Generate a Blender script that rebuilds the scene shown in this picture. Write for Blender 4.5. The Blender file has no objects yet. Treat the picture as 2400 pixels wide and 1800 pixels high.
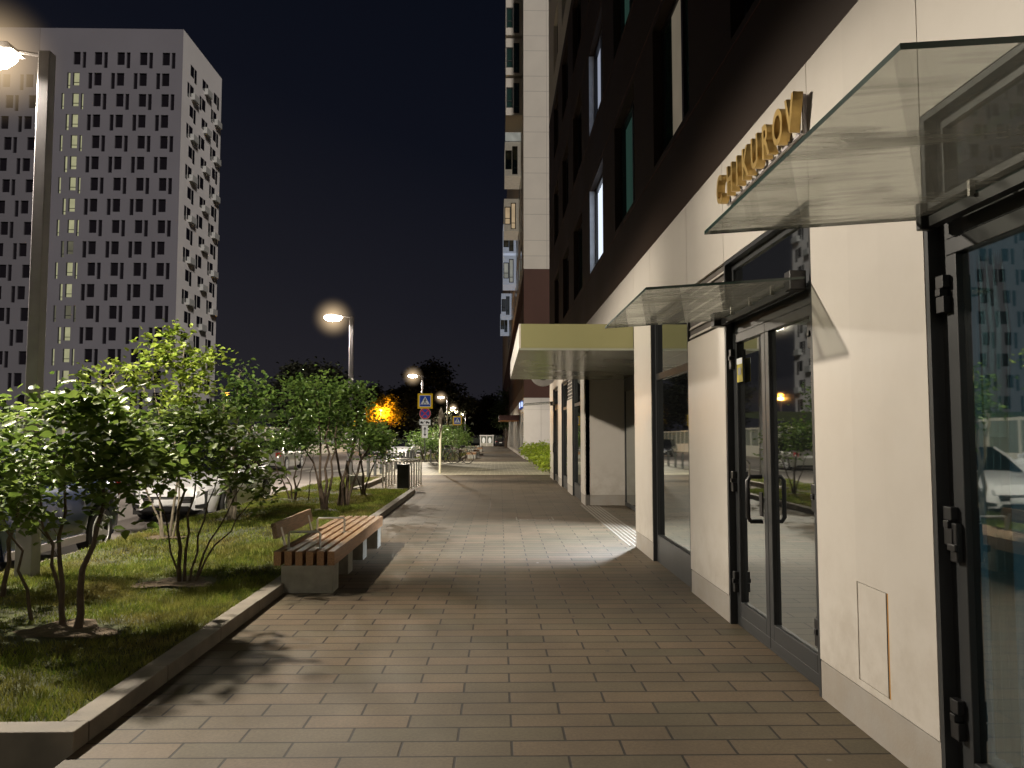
import bpy, math, random
import numpy as np
from mathutils import Vector, Matrix
R = math.radians
rng = np.random.default_rng(7)
random.seed(7)
scene = bpy.context.scene
col = scene.collection

# ------------------------------------------------------------------ materials
def new_mat(name):
    m = bpy.data.materials.new(name); m.use_nodes = True
    nt = m.node_tree; nt.nodes.clear()
    out = nt.nodes.new('ShaderNodeOutputMaterial')
    return m, nt, out

def N(nt, t, **kw):
    n = nt.nodes.new(t)
    for k, v in kw.items():
        if hasattr(n, k): setattr(n, k, v)
        else: n.inputs[k.replace('_', ' ')].default_value = v
    return n

def c4(c): return (c[0], c[1], c[2], 1.0)

def mixcol(nt, fac, a, b, blend='MIX'):
    n = nt.nodes.new('ShaderNodeMix'); n.data_type = 'RGBA'; n.blend_type = blend
    for sock, v in ((n.inputs[0], fac), (n.inputs[6], a), (n.inputs[7], b)):
        if isinstance(v, bpy.types.NodeSocket): nt.links.new(v, sock)
        elif isinstance(v, (int, float)): sock.default_value = v
        else: sock.default_value = c4(v)
    return n.outputs[2]

def mat(name, c, rough=.6, metal=0., spec=.5, var=.12, scale=6., c2=None, bump=0., bscale=80., coat=0., stretch=None, island=0., rvar=.1):
    m, nt, out = new_mat(name)
    p = N(nt, 'ShaderNodeBsdfPrincipled')
    p.inputs['Metallic'].default_value = metal
    p.inputs['Specular IOR Level'].default_value = spec
    p.inputs['Coat Weight'].default_value = coat
    p.inputs['Coat Roughness'].default_value = .05
    tc = N(nt, 'ShaderNodeTexCoord'); vec = tc.outputs['Object']
    if stretch:
        mp = N(nt, 'ShaderNodeMapping'); mp.inputs['Scale'].default_value = stretch
        nt.links.new(vec, mp.inputs[0]); vec = mp.outputs[0]
    nz = N(nt, 'ShaderNodeTexNoise'); nz.inputs['Scale'].default_value = scale; nz.inputs['Detail'].default_value = 6
    nt.links.new(vec, nz.inputs['Vector'])
    rp = N(nt, 'ShaderNodeMapRange'); rp.inputs[1].default_value = .3; rp.inputs[2].default_value = .7
    nt.links.new(nz.outputs[0], rp.inputs[0])
    lo = tuple(x * (1 - var) for x in c); hi = tuple(min(1, x * (1 + var)) for x in (c2 or c))
    cc = mixcol(nt, rp.outputs[0], lo, hi)
    if island:
        g = N(nt, 'ShaderNodeNewGeometry')
        mr = N(nt, 'ShaderNodeMapRange'); mr.inputs[3].default_value = 1 - island; mr.inputs[4].default_value = 1 + island
        nt.links.new(g.outputs['Random Per Island'], mr.inputs[0])
        hs = N(nt, 'ShaderNodeHueSaturation'); nt.links.new(mr.outputs[0], hs.inputs['Value']); nt.links.new(cc, hs.inputs['Color'])
        cc = hs.outputs[0]
    nt.links.new(cc, p.inputs['Base Color'])
    rr = N(nt, 'ShaderNodeMapRange'); rr.inputs[3].default_value = max(0, rough - rvar * rough); rr.inputs[4].default_value = min(1, rough + rvar * rough)
    nt.links.new(nz.outputs[0], rr.inputs[0]); nt.links.new(rr.outputs[0], p.inputs['Roughness'])
    if bump:
        n2 = N(nt, 'ShaderNodeTexNoise'); n2.inputs['Scale'].default_value = bscale; n2.inputs['Detail'].default_value = 4
        nt.links.new(vec, n2.inputs['Vector'])
        b = N(nt, 'ShaderNodeBump'); b.inputs['Strength'].default_value = bump; b.inputs['Distance'].default_value = .01
        nt.links.new(n2.outputs[0], b.inputs['Height']); nt.links.new(b.outputs[0], p.inputs['Normal'])
    nt.links.new(p.outputs[0], out.inputs[0])
    return m

def emit(name, c, s, var=.25, scale=3., stretch=None):
    m, nt, out = new_mat(name)
    e = N(nt, 'ShaderNodeEmission'); e.inputs[1].default_value = s
    tc = N(nt, 'ShaderNodeTexCoord'); mp = N(nt, 'ShaderNodeMapping')
    if stretch: mp.inputs['Scale'].default_value = stretch
    nz = N(nt, 'ShaderNodeTexNoise'); nz.inputs['Scale'].default_value = scale
    nt.links.new(tc.outputs['Object'], mp.inputs[0]); nt.links.new(mp.outputs[0], nz.inputs['Vector'])
    cc = mixcol(nt, nz.outputs[0], tuple(x * (1 - var) for x in c), tuple(x * (1 + var) for x in c))
    nt.links.new(cc, e.inputs[0]); nt.links.new(e.outputs[0], out.inputs[0])
    return m

def glass_dark(name, tint=(.012, .013, .014), refl=.50, rough=.022):
    m, nt, out = new_mat(name)
    d = N(nt, 'ShaderNodeBsdfDiffuse'); d.inputs[0].default_value = c4(tint)
    g = N(nt, 'ShaderNodeBsdfGlossy'); g.inputs[0].default_value = (.82, .86, .84, 1); g.inputs[1].default_value = rough
    lw = N(nt, 'ShaderNodeFresnel'); lw.inputs[0].default_value = 1.5
    mr = N(nt, 'ShaderNodeMapRange'); mr.inputs[3].default_value = refl; mr.inputs[4].default_value = 1
    nt.links.new(lw.outputs[0], mr.inputs[0])
    # a faint wave in the panes
    tc = N(nt, 'ShaderNodeTexCoord'); nz = N(nt, 'ShaderNodeTexNoise'); nz.inputs['Scale'].default_value = .8; nz.inputs['Detail'].default_value = 1
    nt.links.new(tc.outputs['Object'], nz.inputs['Vector'])
    b = N(nt, 'ShaderNodeBump'); b.inputs['Strength'].default_value = .03; b.inputs['Distance'].default_value = .05
    nt.links.new(nz.outputs[0], b.inputs['Height']); nt.links.new(b.outputs[0], g.inputs['Normal'])
    mx = N(nt, 'ShaderNodeMixShader')
    nt.links.new(mr.outputs[0], mx.inputs[0]); nt.links.new(d.outputs[0], mx.inputs[1]); nt.links.new(g.outputs[0], mx.inputs[2])
    nt.links.new(mx.outputs[0], out.inputs[0])
    return m

def glass_clear(name, tint=(.84, .89, .86), refl=.08, dirt=.0, rough=.02, top=1.):
    m, nt, out = new_mat(name)
    t = N(nt, 'ShaderNodeBsdfTransparent'); t.inputs[0].default_value = c4(tint)
    g = N(nt, 'ShaderNodeBsdfGlossy'); g.inputs[0].default_value = (.9, .93, .91, 1); g.inputs[1].default_value = rough
    lw = N(nt, 'ShaderNodeLayerWeight'); lw.inputs[0].default_value = .5
    p5 = N(nt, 'ShaderNodeMath', operation='POWER'); p5.inputs[1].default_value = 5; nt.links.new(lw.outputs['Facing'], p5.inputs[0])
    mr = N(nt, 'ShaderNodeMapRange'); mr.inputs[3].default_value = refl; mr.inputs[4].default_value = top
    nt.links.new(p5.outputs[0], mr.inputs[0])
    mx = N(nt, 'ShaderNodeMixShader')
    nt.links.new(mr.outputs[0], mx.inputs[0]); nt.links.new(t.outputs[0], mx.inputs[1]); nt.links.new(g.outputs[0], mx.inputs[2])
    last = mx.outputs[0]
    if dirt:
        d = N(nt, 'ShaderNodeBsdfDiffuse'); d.inputs[0].default_value = (.36, .35, .31, 1)
        tl = N(nt, 'ShaderNodeBsdfTranslucent'); tl.inputs[0].default_value = (.36, .35, .31, 1)
        a = N(nt, 'ShaderNodeMixShader'); nt.links.new(d.outputs[0], a.inputs[1]); nt.links.new(tl.outputs[0], a.inputs[2])
        tc = N(nt, 'ShaderNodeTexCoord'); mp = N(nt, 'ShaderNodeMapping'); mp.inputs['Scale'].default_value = (.9, 5.5, 1)
        mp.inputs['Rotation'].default_value = (0, 0, .12)
        nz = N(nt, 'ShaderNodeTexNoise'); nz.inputs['Scale'].default_value = 1.5; nz.inputs['Detail'].default_value = 5; nz.inputs['Roughness'].default_value = .55; nz.inputs['Distortion'].default_value = .5
        nt.links.new(tc.outputs['Object'], mp.inputs[0]); nt.links.new(mp.outputs[0], nz.inputs['Vector'])
        r2 = N(nt, 'ShaderNodeMapRange'); r2.inputs[1].default_value = .5; r2.inputs[2].default_value = .68; r2.inputs[3].default_value = dirt * .40; r2.inputs[4].default_value = dirt
        nt.links.new(nz.outputs[0], r2.inputs[0])
        m2 = N(nt, 'ShaderNodeMixShader'); nt.links.new(r2.outputs[0], m2.inputs[0]); nt.links.new(last, m2.inputs[1]); nt.links.new(a.outputs[0], m2.inputs[2])
        last = m2.outputs[0]
    nt.links.new(last, out.inputs[0])
    return m

def leaf_mat(name, c, c2, rough=.38, trans=.35, spec=.5):
    m, nt, out = new_mat(name)
    g = N(nt, 'ShaderNodeNewGeometry')
    cc = mixcol(nt, g.outputs['Random Per Island'], c, c2)
    p = N(nt, 'ShaderNodeBsdfPrincipled'); p.inputs['Roughness'].default_value = rough; p.inputs['Specular IOR Level'].default_value = spec
    nt.links.new(cc, p.inputs['Base Color'])
    t = N(nt, 'ShaderNodeBsdfTranslucent'); nt.links.new(cc, t.inputs[0])
    mx = N(nt, 'ShaderNodeMixShader'); mx.inputs[0].default_value = trans
    nt.links.new(p.outputs[0], mx.inputs[1]); nt.links.new(t.outputs[0], mx.inputs[2]); nt.links.new(mx.outputs[0], out.inputs[0])
    return m

def paver_mat(name, ca, cb, cm, w=.57, h=.19, off=(0, 0), rot=0., stain=.3, mortar=.005):
    m, nt, out = new_mat(name)
    tc = N(nt, 'ShaderNodeTexCoord'); mp = N(nt, 'ShaderNodeMapping')
    mp.inputs['Location'].default_value = (off[0], off[1], 0); mp.inputs['Rotation'].default_value = (0, 0, rot)
    nt.links.new(tc.outputs['Object'], mp.inputs[0])
    # bend the joints slightly so that no row is ruler straight
    wn = N(nt, 'ShaderNodeTexNoise'); wn.inputs['Scale'].default_value = 1.3
    nt.links.new(tc.outputs['Object'], wn.inputs['Vector'])
    wv = N(nt, 'ShaderNodeVectorMath', operation='SCALE'); wv.inputs['Scale'].default_value = .012
    nt.links.new(wn.outputs[1], wv.inputs[0])
    av = N(nt, 'ShaderNodeVectorMath', operation='ADD'); nt.links.new(mp.outputs[0], av.inputs[0]); nt.links.new(wv.outputs[0], av.inputs[1])
    br = N(nt, 'ShaderNodeTexBrick'); br.offset = .5; br.inputs['Scale'].default_value = 1
    br.inputs['Brick Width'].default_value = w; br.inputs['Row Height'].default_value = h
    br.inputs['Mortar Size'].default_value = mortar; br.inputs['Mortar Smooth'].default_value = .25
    br.inputs['Color1'].default_value = c4(ca); br.inputs['Color2'].default_value = c4(cb); br.inputs['Mortar'].default_value = c4(cm)
    nt.links.new(av.outputs[0], br.inputs['Vector'])
    n1 = N(nt, 'ShaderNodeTexNoise'); n1.inputs['Scale'].default_value = .9; n1.inputs['Detail'].default_value = 8; n1.inputs['Roughness'].default_value = .62
    nt.links.new(tc.outputs['Object'], n1.inputs['Vector'])
    r1 = N(nt, 'ShaderNodeMapRange'); r1.inputs[1].default_value = .3; r1.inputs[2].default_value = .7; r1.inputs[3].default_value = 1 - stain; r1.inputs[4].default_value = 1 + stain
    nt.links.new(n1.outputs[0], r1.inputs[0])
    c1 = mixcol(nt, 1.0, br.outputs[0], r1.outputs[0], 'MULTIPLY')
    n2 = N(nt, 'ShaderNodeTexNoise'); n2.inputs['Scale'].default_value = 55; n2.inputs['Detail'].default_value = 5; n2.inputs['Roughness'].default_value = .7
    nt.links.new(tc.outputs['Object'], n2.inputs['Vector'])
    r2 = N(nt, 'ShaderNodeMapRange'); r2.inputs[1].default_value = .3; r2.inputs[2].default_value = .7; r2.inputs[3].default_value = .78; r2.inputs[4].default_value = 1.22
    nt.links.new(n2.outputs[0], r2.inputs[0])
    c2 = mixcol(nt, 1.0, c1, r2.outputs[0], 'MULTIPLY')
    # a few pale scuffs
    n3 = N(nt, 'ShaderNodeTexNoise'); n3.inputs['Scale'].default_value = 4.5; n3.inputs['Detail'].default_value = 9; n3.inputs['Roughness'].default_value = .75
    nt.links.new(tc.outputs['Object'], n3.inputs['Vector'])
    r3 = N(nt, 'ShaderNodeMapRange'); r3.inputs[1].default_value = .64; r3.inputs[2].default_value = .76; r3.inputs[4].default_value = .5
    nt.links.new(n3.outputs[0], r3.inputs[0])
    c3 = mixcol(nt, r3.outputs[0], c2, (.22, .195, .16))
    vo = N(nt, 'ShaderNodeTexVoronoi'); vo.inputs['Scale'].default_value = 1.6; nt.links.new(tc.outputs['Object'], vo.inputs['Vector'])
    vr = N(nt, 'ShaderNodeMapRange'); vr.inputs[1].default_value = .022; vr.inputs[2].default_value = .034; vr.inputs[3].default_value = .8; vr.inputs[4].default_value = 0
    nt.links.new(vo.outputs['Distance'], vr.inputs[0])
    vc = N(nt, 'ShaderNodeSeparateColor'); nt.links.new(vo.outputs['Color'], vc.inputs[0])
    vg = N(nt, 'ShaderNodeMath', operation='POWER'); vg.inputs[1].default_value = 2.5; nt.links.new(vc.outputs[0], vg.inputs[0])
    vm = N(nt, 'ShaderNodeMix'); vm.data_type = 'RGBA'; vm.inputs[6].default_value = (.012, .010, .008, 1); vm.inputs[7].default_value = (.5, .47, .42, 1); nt.links.new(vg.outputs[0], vm.inputs[0])
    c3 = mixcol(nt, vr.outputs[0], c3, vm.outputs[2])
    p = N(nt, 'ShaderNodeBsdfPrincipled'); p.inputs['Roughness'].default_value = .64; p.inputs['Specular IOR Level'].default_value = .4
    nt.links.new(c3, p.inputs['Base Color'])
    iv = N(nt, 'ShaderNodeMath', operation='SUBTRACT'); iv.inputs[0].default_value = 1; nt.links.new(br.outputs['Fac'], iv.inputs[1])
    hm = N(nt, 'ShaderNodeMath', operation='MULTIPLY_ADD'); hm.inputs[1].default_value = .12; nt.links.new(n2.outputs[0], hm.inputs[0]); nt.links.new(iv.outputs[0], hm.inputs[2])
    b = N(nt, 'ShaderNodeBump'); b.inputs['Strength'].default_value = .8; b.inputs['Distance'].default_value = .006
    nt.links.new(hm.outputs[0], b.inputs['Height']); nt.links.new(b.outputs[0], p.inputs['Normal'])
    nt.links.new(p.outputs[0], out.inputs[0])
    return m

K = {}
K['cream'] = mat('cream_panel', (.575, .538, .488), .34, spec=.45, var=.035, scale=.7, rvar=.2)
def grime(m):
    nt = m.node_tree; p = next(n for n in nt.nodes if n.type == 'BSDF_PRINCIPLED'); src = p.inputs['Base Color'].links[0].from_socket
    g = N(nt, 'ShaderNodeNewGeometry'); sp = N(nt, 'ShaderNodeSeparateXYZ'); nt.links.new(g.outputs['Position'], sp.inputs[0])
    nz = N(nt, 'ShaderNodeTexNoise'); nz.inputs['Scale'].default_value = 3.5; nz.inputs['Detail'].default_value = 8; nz.inputs['Roughness'].default_value = .7; nt.links.new(g.outputs['Position'], nz.inputs['Vector'])
    a = N(nt, 'ShaderNodeMapRange'); a.inputs[1].default_value = 0; a.inputs[2].default_value = 1.0; a.inputs[3].default_value = .75; a.inputs[4].default_value = .10; nt.links.new(sp.outputs[2], a.inputs[0])
    b = N(nt, 'ShaderNodeMapRange'); b.inputs[1].default_value = .42; b.inputs[2].default_value = .75; nt.links.new(nz.outputs[0], b.inputs[0])
    mu_ = N(nt, 'ShaderNodeMath', operation='MULTIPLY'); nt.links.new(a.outputs[0], mu_.inputs[0]); nt.links.new(b.outputs[0], mu_.inputs[1])
    hs_ = N(nt, 'ShaderNodeHueSaturation'); mr = N(nt, 'ShaderNodeMapRange'); mr.inputs[3].default_value = .95; mr.inputs[4].default_value = 1.04
    nt.links.new(g.outputs['Random Per Island'], mr.inputs[0]); nt.links.new(mr.outputs[0], hs_.inputs['Value']); nt.links.new(src, hs_.inputs['Color'])
    nt.links.new(mixcol(nt, mu_.outputs[0], hs_.outputs[0], (.30, .25, .19)), p.inputs['Base Color'])
grime(K['cream'])
K['greypanel'] = mat('grey_panel', (.44, .42, .39), .4, var=.05, scale=1)
K['plinth'] = mat('plinth_panel', (.34, .315, .285), .5, var=.07, scale=3, bump=.1)
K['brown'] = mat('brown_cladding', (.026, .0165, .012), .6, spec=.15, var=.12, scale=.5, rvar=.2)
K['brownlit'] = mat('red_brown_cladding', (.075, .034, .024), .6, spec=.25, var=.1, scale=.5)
K['white'] = mat('white_render', (.56, .515, .445), .6, var=.05, scale=.6)
K['towershadefront'] = mat('tower_front_shade_grey', (.168, .159, .182), .8, var=.06, scale=.15)  # grey front, darkened further to put the shade between faces into the colour
K['towerlitside'] = mat('tower_side_lit_white', (.78, .75, .74), .8, var=.06, scale=.15)  # whiter side, lightened so the colour carries the brighter light on it
K['towergrey'] = mat('tower_joint_render', (.22, .19, .19), .8, var=.06, scale=.2)
K['joint'] = mat('joint_backing', (.10, .09, .08), .8)
K['frame'] = mat('anthracite_frame', (.028, .030, .032), .38, spec=.5, var=.1, scale=5)
K['black'] = mat('black_metal', (.010, .010, .011), .4, var=.1)
K['steel'] = mat('stainless_steel', (.58, .55, .50), .28, metal=1, var=.1, scale=9)
K['alu'] = mat('bare_aluminium', (.6, .6, .58), .35, metal=1, var=.08)
K['lampgrey'] = mat('lamp_post_paint', (.30, .285, .305), .4, spec=.5, var=.1)
K['gold'] = mat('brushed_brass', (.52, .36, .13), .36, metal=.85, var=.15, scale=14)
K['whitepaint'] = mat('white_paint', (.72, .70, .68), .4, var=.06)
K['palerail'] = mat('pale_rail', (.42, .39, .40), .45, var=.05)
K['olive'] = mat('olive_fascia', (.25, .24, .115), .42, spec=.4, var=.05, scale=1)
K['soffit'] = mat('grey_green_soffit', (.30, .31, .255), .22, spec=.5, var=.06, scale=1, rvar=.3)
K['orange'] = mat('orange_soffit', (.62, .24, .03), .5, var=.06)
K['chestnut'] = mat('chestnut_fascia', (.09, .028, .022), .5)
K['darkglass'] = glass_dark('dark_window_glass')
K['carglass'] = glass_dark('car_window_glass', (.008, .009, .010), .16)
K['upglass'] = glass_dark('upper_window_glass', (.006, .006, .007), .10)
K['upglass2'] = glass_dark('greenish_window_glass', (.02, .05, .042), .10)
K['shopglass'] = glass_clear('door_glass', (.70, .80, .82), .32)
K['canopy'] = glass_clear('canopy_glass', (.90, .915, .885), .035, dirt=.62, top=.6)
K['glassedge'] = mat('green_glass_edge', (.022, .045, .036), .15, spec=.6)
K['towerglass'] = glass_dark('tower_window_glass', (.012, .010, .013), .03, .1)
K['balcglass'] = mat('frosted_balcony_glass', (.50, .50, .48), .35)
K['litwarm'] = emit('lit_stair_window', (.74, .72, .42), .46, .3, .9)
K['litdim'] = emit('dim_stair_window', (.20, .19, .13), .5, .3, .9)
K['litcurtain'] = emit('lit_pleated_curtain', (.78, .86, 1.0), 1.15, .10, 4., (.1, 6, .1))
K['litblind'] = emit('lit_grey_blind', (.42, .46, .58), .62, .15, .6)
K['litgreen'] = emit('dim_green_curtain', (.05, .115, .09), .30, .25, .7, (.1, 4, .3))
K['litbeige'] = emit('dim_beige_interior', (.30, .25, .18), .42, .25, 2)
K['litroom'] = emit('lit_room', (.95, .70, .42), .42, .4, 1.2)
K['litroom2'] = emit('pale_lit_room', (.50, .50, .44), .42, .5, 1.4)
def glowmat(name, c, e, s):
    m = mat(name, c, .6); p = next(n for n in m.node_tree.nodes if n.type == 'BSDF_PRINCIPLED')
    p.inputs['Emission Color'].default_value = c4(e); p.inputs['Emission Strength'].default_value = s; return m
K['bayglowcold'] = glowmat('bay_glow_cold', (.6, .6, .62), (.62, .70, .85), .26)  # bay fronts glow weakly in place of lights shining on them
K['bayglowwarm'] = glowmat('bay_glow_warm', (.6, .56, .5), (.75, .66, .52), .17)
K['litsign'] = emit('lit_sign_face', (.62, .75, 1.0), 1.6, .05)
K['lampemit'] = emit('led_panel', (1., .86, .64), 60, 0)
K['sodium'] = emit('sodium_lens', (1., .36, .04), 45, 0)
K['downlight'] = emit('downlight_lens', (.85, .93, 1.), 30, 0)
K['concrete'] = mat('cast_concrete', (.30, .29, .25), .8, var=.16, scale=9, bump=.25, bscale=50)
K['granite'] = mat('granite_kerb', (.20, .175, .14), .75, var=.22, scale=5, bump=.2, bscale=120)
K['wood'] = mat('larch_slats', (.30, .165, .080), .55, var=.28, scale=7, stretch=(9, .8, 9), bump=.1, bscale=30)
K['woodtop'] = mat('weathered_larch', (.27, .185, .115), .6, var=.3, scale=7, stretch=(9, .8, 9), bump=.12, bscale=30)
K['asphalt'] = mat('worn_asphalt', (.20, .178, .165), .7, var=.16, scale=.8, bump=.3, bscale=140)
K['soil'] = mat('lawn_soil', (.045, .042, .02), .95, var=.4, scale=3, c2=(.06, .07, .025), bump=.6, bscale=30)
K['mulch'] = mat('bare_earth', (.10, .072, .045), .95, var=.4, scale=14, bump=.8, bscale=50)
K['earth'] = mat('dark_ground', (.035, .04, .022), .95, var=.3, scale=.2)
K['bark'] = mat('shrub_bark', (.075, .052, .034), .8, var=.3, scale=20, bump=.4, bscale=60)
K['palebark'] = mat('pale_bark', (.17, .145, .105), .8, var=.3, scale=14, bump=.3, bscale=40)
grime(K['plinth'])
K['grass'] = leaf_mat('grass_blades', (.10, .175, .02), (.30, .31, .06), .55, .4, .3)
K['leaf_dark'] = leaf_mat('glossy_dark_leaves', (.06, .112, .017), (.185, .25, .05), .43, .42, .5)
K['leaf_mid'] = leaf_mat('green_leaves', (.06, .12, .026), (.17, .26, .055), .42, .42)
K['leaf_bright'] = leaf_mat('yellow_green_leaves', (.12, .19, .02), (.27, .33, .05), .42, .45)
K['leaf_hedge'] = leaf_mat('hedge_leaves', (.22, .33, .025), (.42, .52, .06), .45, .45)
K['leaf_far'] = leaf_mat('far_leaves', (.020, .022, .014), (.05, .052, .03), .7, .2, .2)
K['leaf_fargreen'] = leaf_mat('far_green_leaves', (.06, .095, .05), (.13, .18, .08), .7, .3, .2)
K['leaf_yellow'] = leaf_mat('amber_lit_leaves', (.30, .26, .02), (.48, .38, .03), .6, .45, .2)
K['pavers'] = paver_mat('long_brown_pavers', (.076, .063, .039), (.112, .080, .050), (.014, .010, .007), off=(-.07, .019), rot=R(.35), mortar=.0075)
K['pavers2'] = paver_mat('long_pale_pavers', (.40, .37, .27), (.48, .44, .33), (.58, .54, .42), rot=R(90), mortar=.012)
K['navy'] = mat('navy_car_paint', (.035, .052, .13), .3, metal=.5, var=.05, coat=1)
K['carwhite'] = mat('white_car_paint', (.80, .80, .82), .3, var=.03, coat=1)
K['carsilver'] = mat('silver_car_paint', (.42, .42, .38), .32, metal=.6, var=.05, coat=1)
K['carblack'] = mat('black_car_paint', (.015, .015, .017), .25, var=.05, coat=1)
K['carcream'] = mat('cream_car_paint', (.66, .60, .46), .3, var=.03, coat=1)
K['tyre'] = mat('tyre_rubber', (.014, .014, .014), .8)
K['rim'] = mat('alloy_rim', (.66, .66, .68), .35, metal=.15)
K['headlens'] = mat('headlamp_lens', (.55, .56, .58), .12, metal=.4, coat=1)
K['taillens'] = mat('red_tail_lens', (.32, .012, .01), .15, coat=1)
K['plate'] = mat('number_plate', (.7, .7, .7), .5)
K['fence'] = mat('pale_hoarding', (.52, .49, .41), .55, var=.08, scale=.8)
K['hoardglass'] = glass_dark('hoarding_panel', (.16, .18, .15), .08, .2)
K['signyellow'] = mat('sign_yellow', (.80, .50, .02), .45, var=.05)
K['signblue'] = mat('sign_blue', (.02, .07, .40), .4, var=.05)
K['signred'] = mat('sign_red', (.55, .03, .04), .4, var=.05)
K['signwhite'] = mat('sign_white', (.78, .78, .76), .4, var=.05)
for _k, _e in (('signyellow', (.80, .50, .02)), ('signblue', (.02, .07, .40)), ('signwhite', (.78, .78, .76)), ('signred', (.55, .03, .04))):
    _p = next(n for n in K[_k].node_tree.nodes if n.type == 'BSDF_PRINCIPLED'); _p.inputs['Emission Color'].default_value = c4(_e); _p.inputs['Emission Strength'].default_value = .22   # added glow stands in for light falling on the plates
K['signblack'] = mat('sign_black', (.012, .012, .014), .5)
K['bollard'] = mat('galvanised_bollard', (.17, .18, .18), .4, metal=.7, var=.12, scale=8)
K['polewhite'] = mat('white_pole', (.78, .74, .56), .45, var=.06)
K['wrap'] = mat('torn_black_wrap', (.055, .045, .032), .6, var=.5, scale=20, bump=.4)
K['curtain'] = mat('pale_teal_curtain', (.27, .36, .38), .8, var=.2, scale=3, stretch=(1, 9, .3))
K['interior'] = emit('glowing_teal_interior', (.045, .085, .098), .75, .8, .8)  # room surfaces glow themselves, standing in for the light inside
K['yellow'] = mat('yellow_sticker', (.75, .62, .03), .5)
K['bikegreen'] = mat('bike_green', (.02, .09, .07), .35)
K['bikered'] = mat('bike_brown', (.11, .06, .04), .35)
K['slot'] = mat('hatch_slot', (.42, .21, .04), .6)
K['paveline'] = mat('tactile_ribs', (.19, .17, .14), .7, var=.12, scale=20)

# ------------------------------------------------------------------ helpers
def lamp_halo_mat():  # emissive volume that paints the glow around a lamp head
    m, nt, out = new_mat('painted_halo')
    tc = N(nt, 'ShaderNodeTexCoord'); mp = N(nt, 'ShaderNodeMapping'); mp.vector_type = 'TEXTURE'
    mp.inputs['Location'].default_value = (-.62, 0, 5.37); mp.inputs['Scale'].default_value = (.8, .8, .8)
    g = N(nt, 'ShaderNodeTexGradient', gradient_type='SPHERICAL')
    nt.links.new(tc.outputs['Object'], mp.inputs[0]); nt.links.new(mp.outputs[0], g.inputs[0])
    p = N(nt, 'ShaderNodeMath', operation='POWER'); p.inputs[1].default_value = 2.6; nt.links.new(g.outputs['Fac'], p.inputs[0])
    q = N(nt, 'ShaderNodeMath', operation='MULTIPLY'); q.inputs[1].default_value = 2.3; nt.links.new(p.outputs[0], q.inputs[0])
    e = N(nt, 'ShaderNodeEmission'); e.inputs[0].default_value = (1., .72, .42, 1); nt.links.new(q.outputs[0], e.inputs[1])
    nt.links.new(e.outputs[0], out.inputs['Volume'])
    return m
K['halo'] = lamp_halo_mat()

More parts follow.
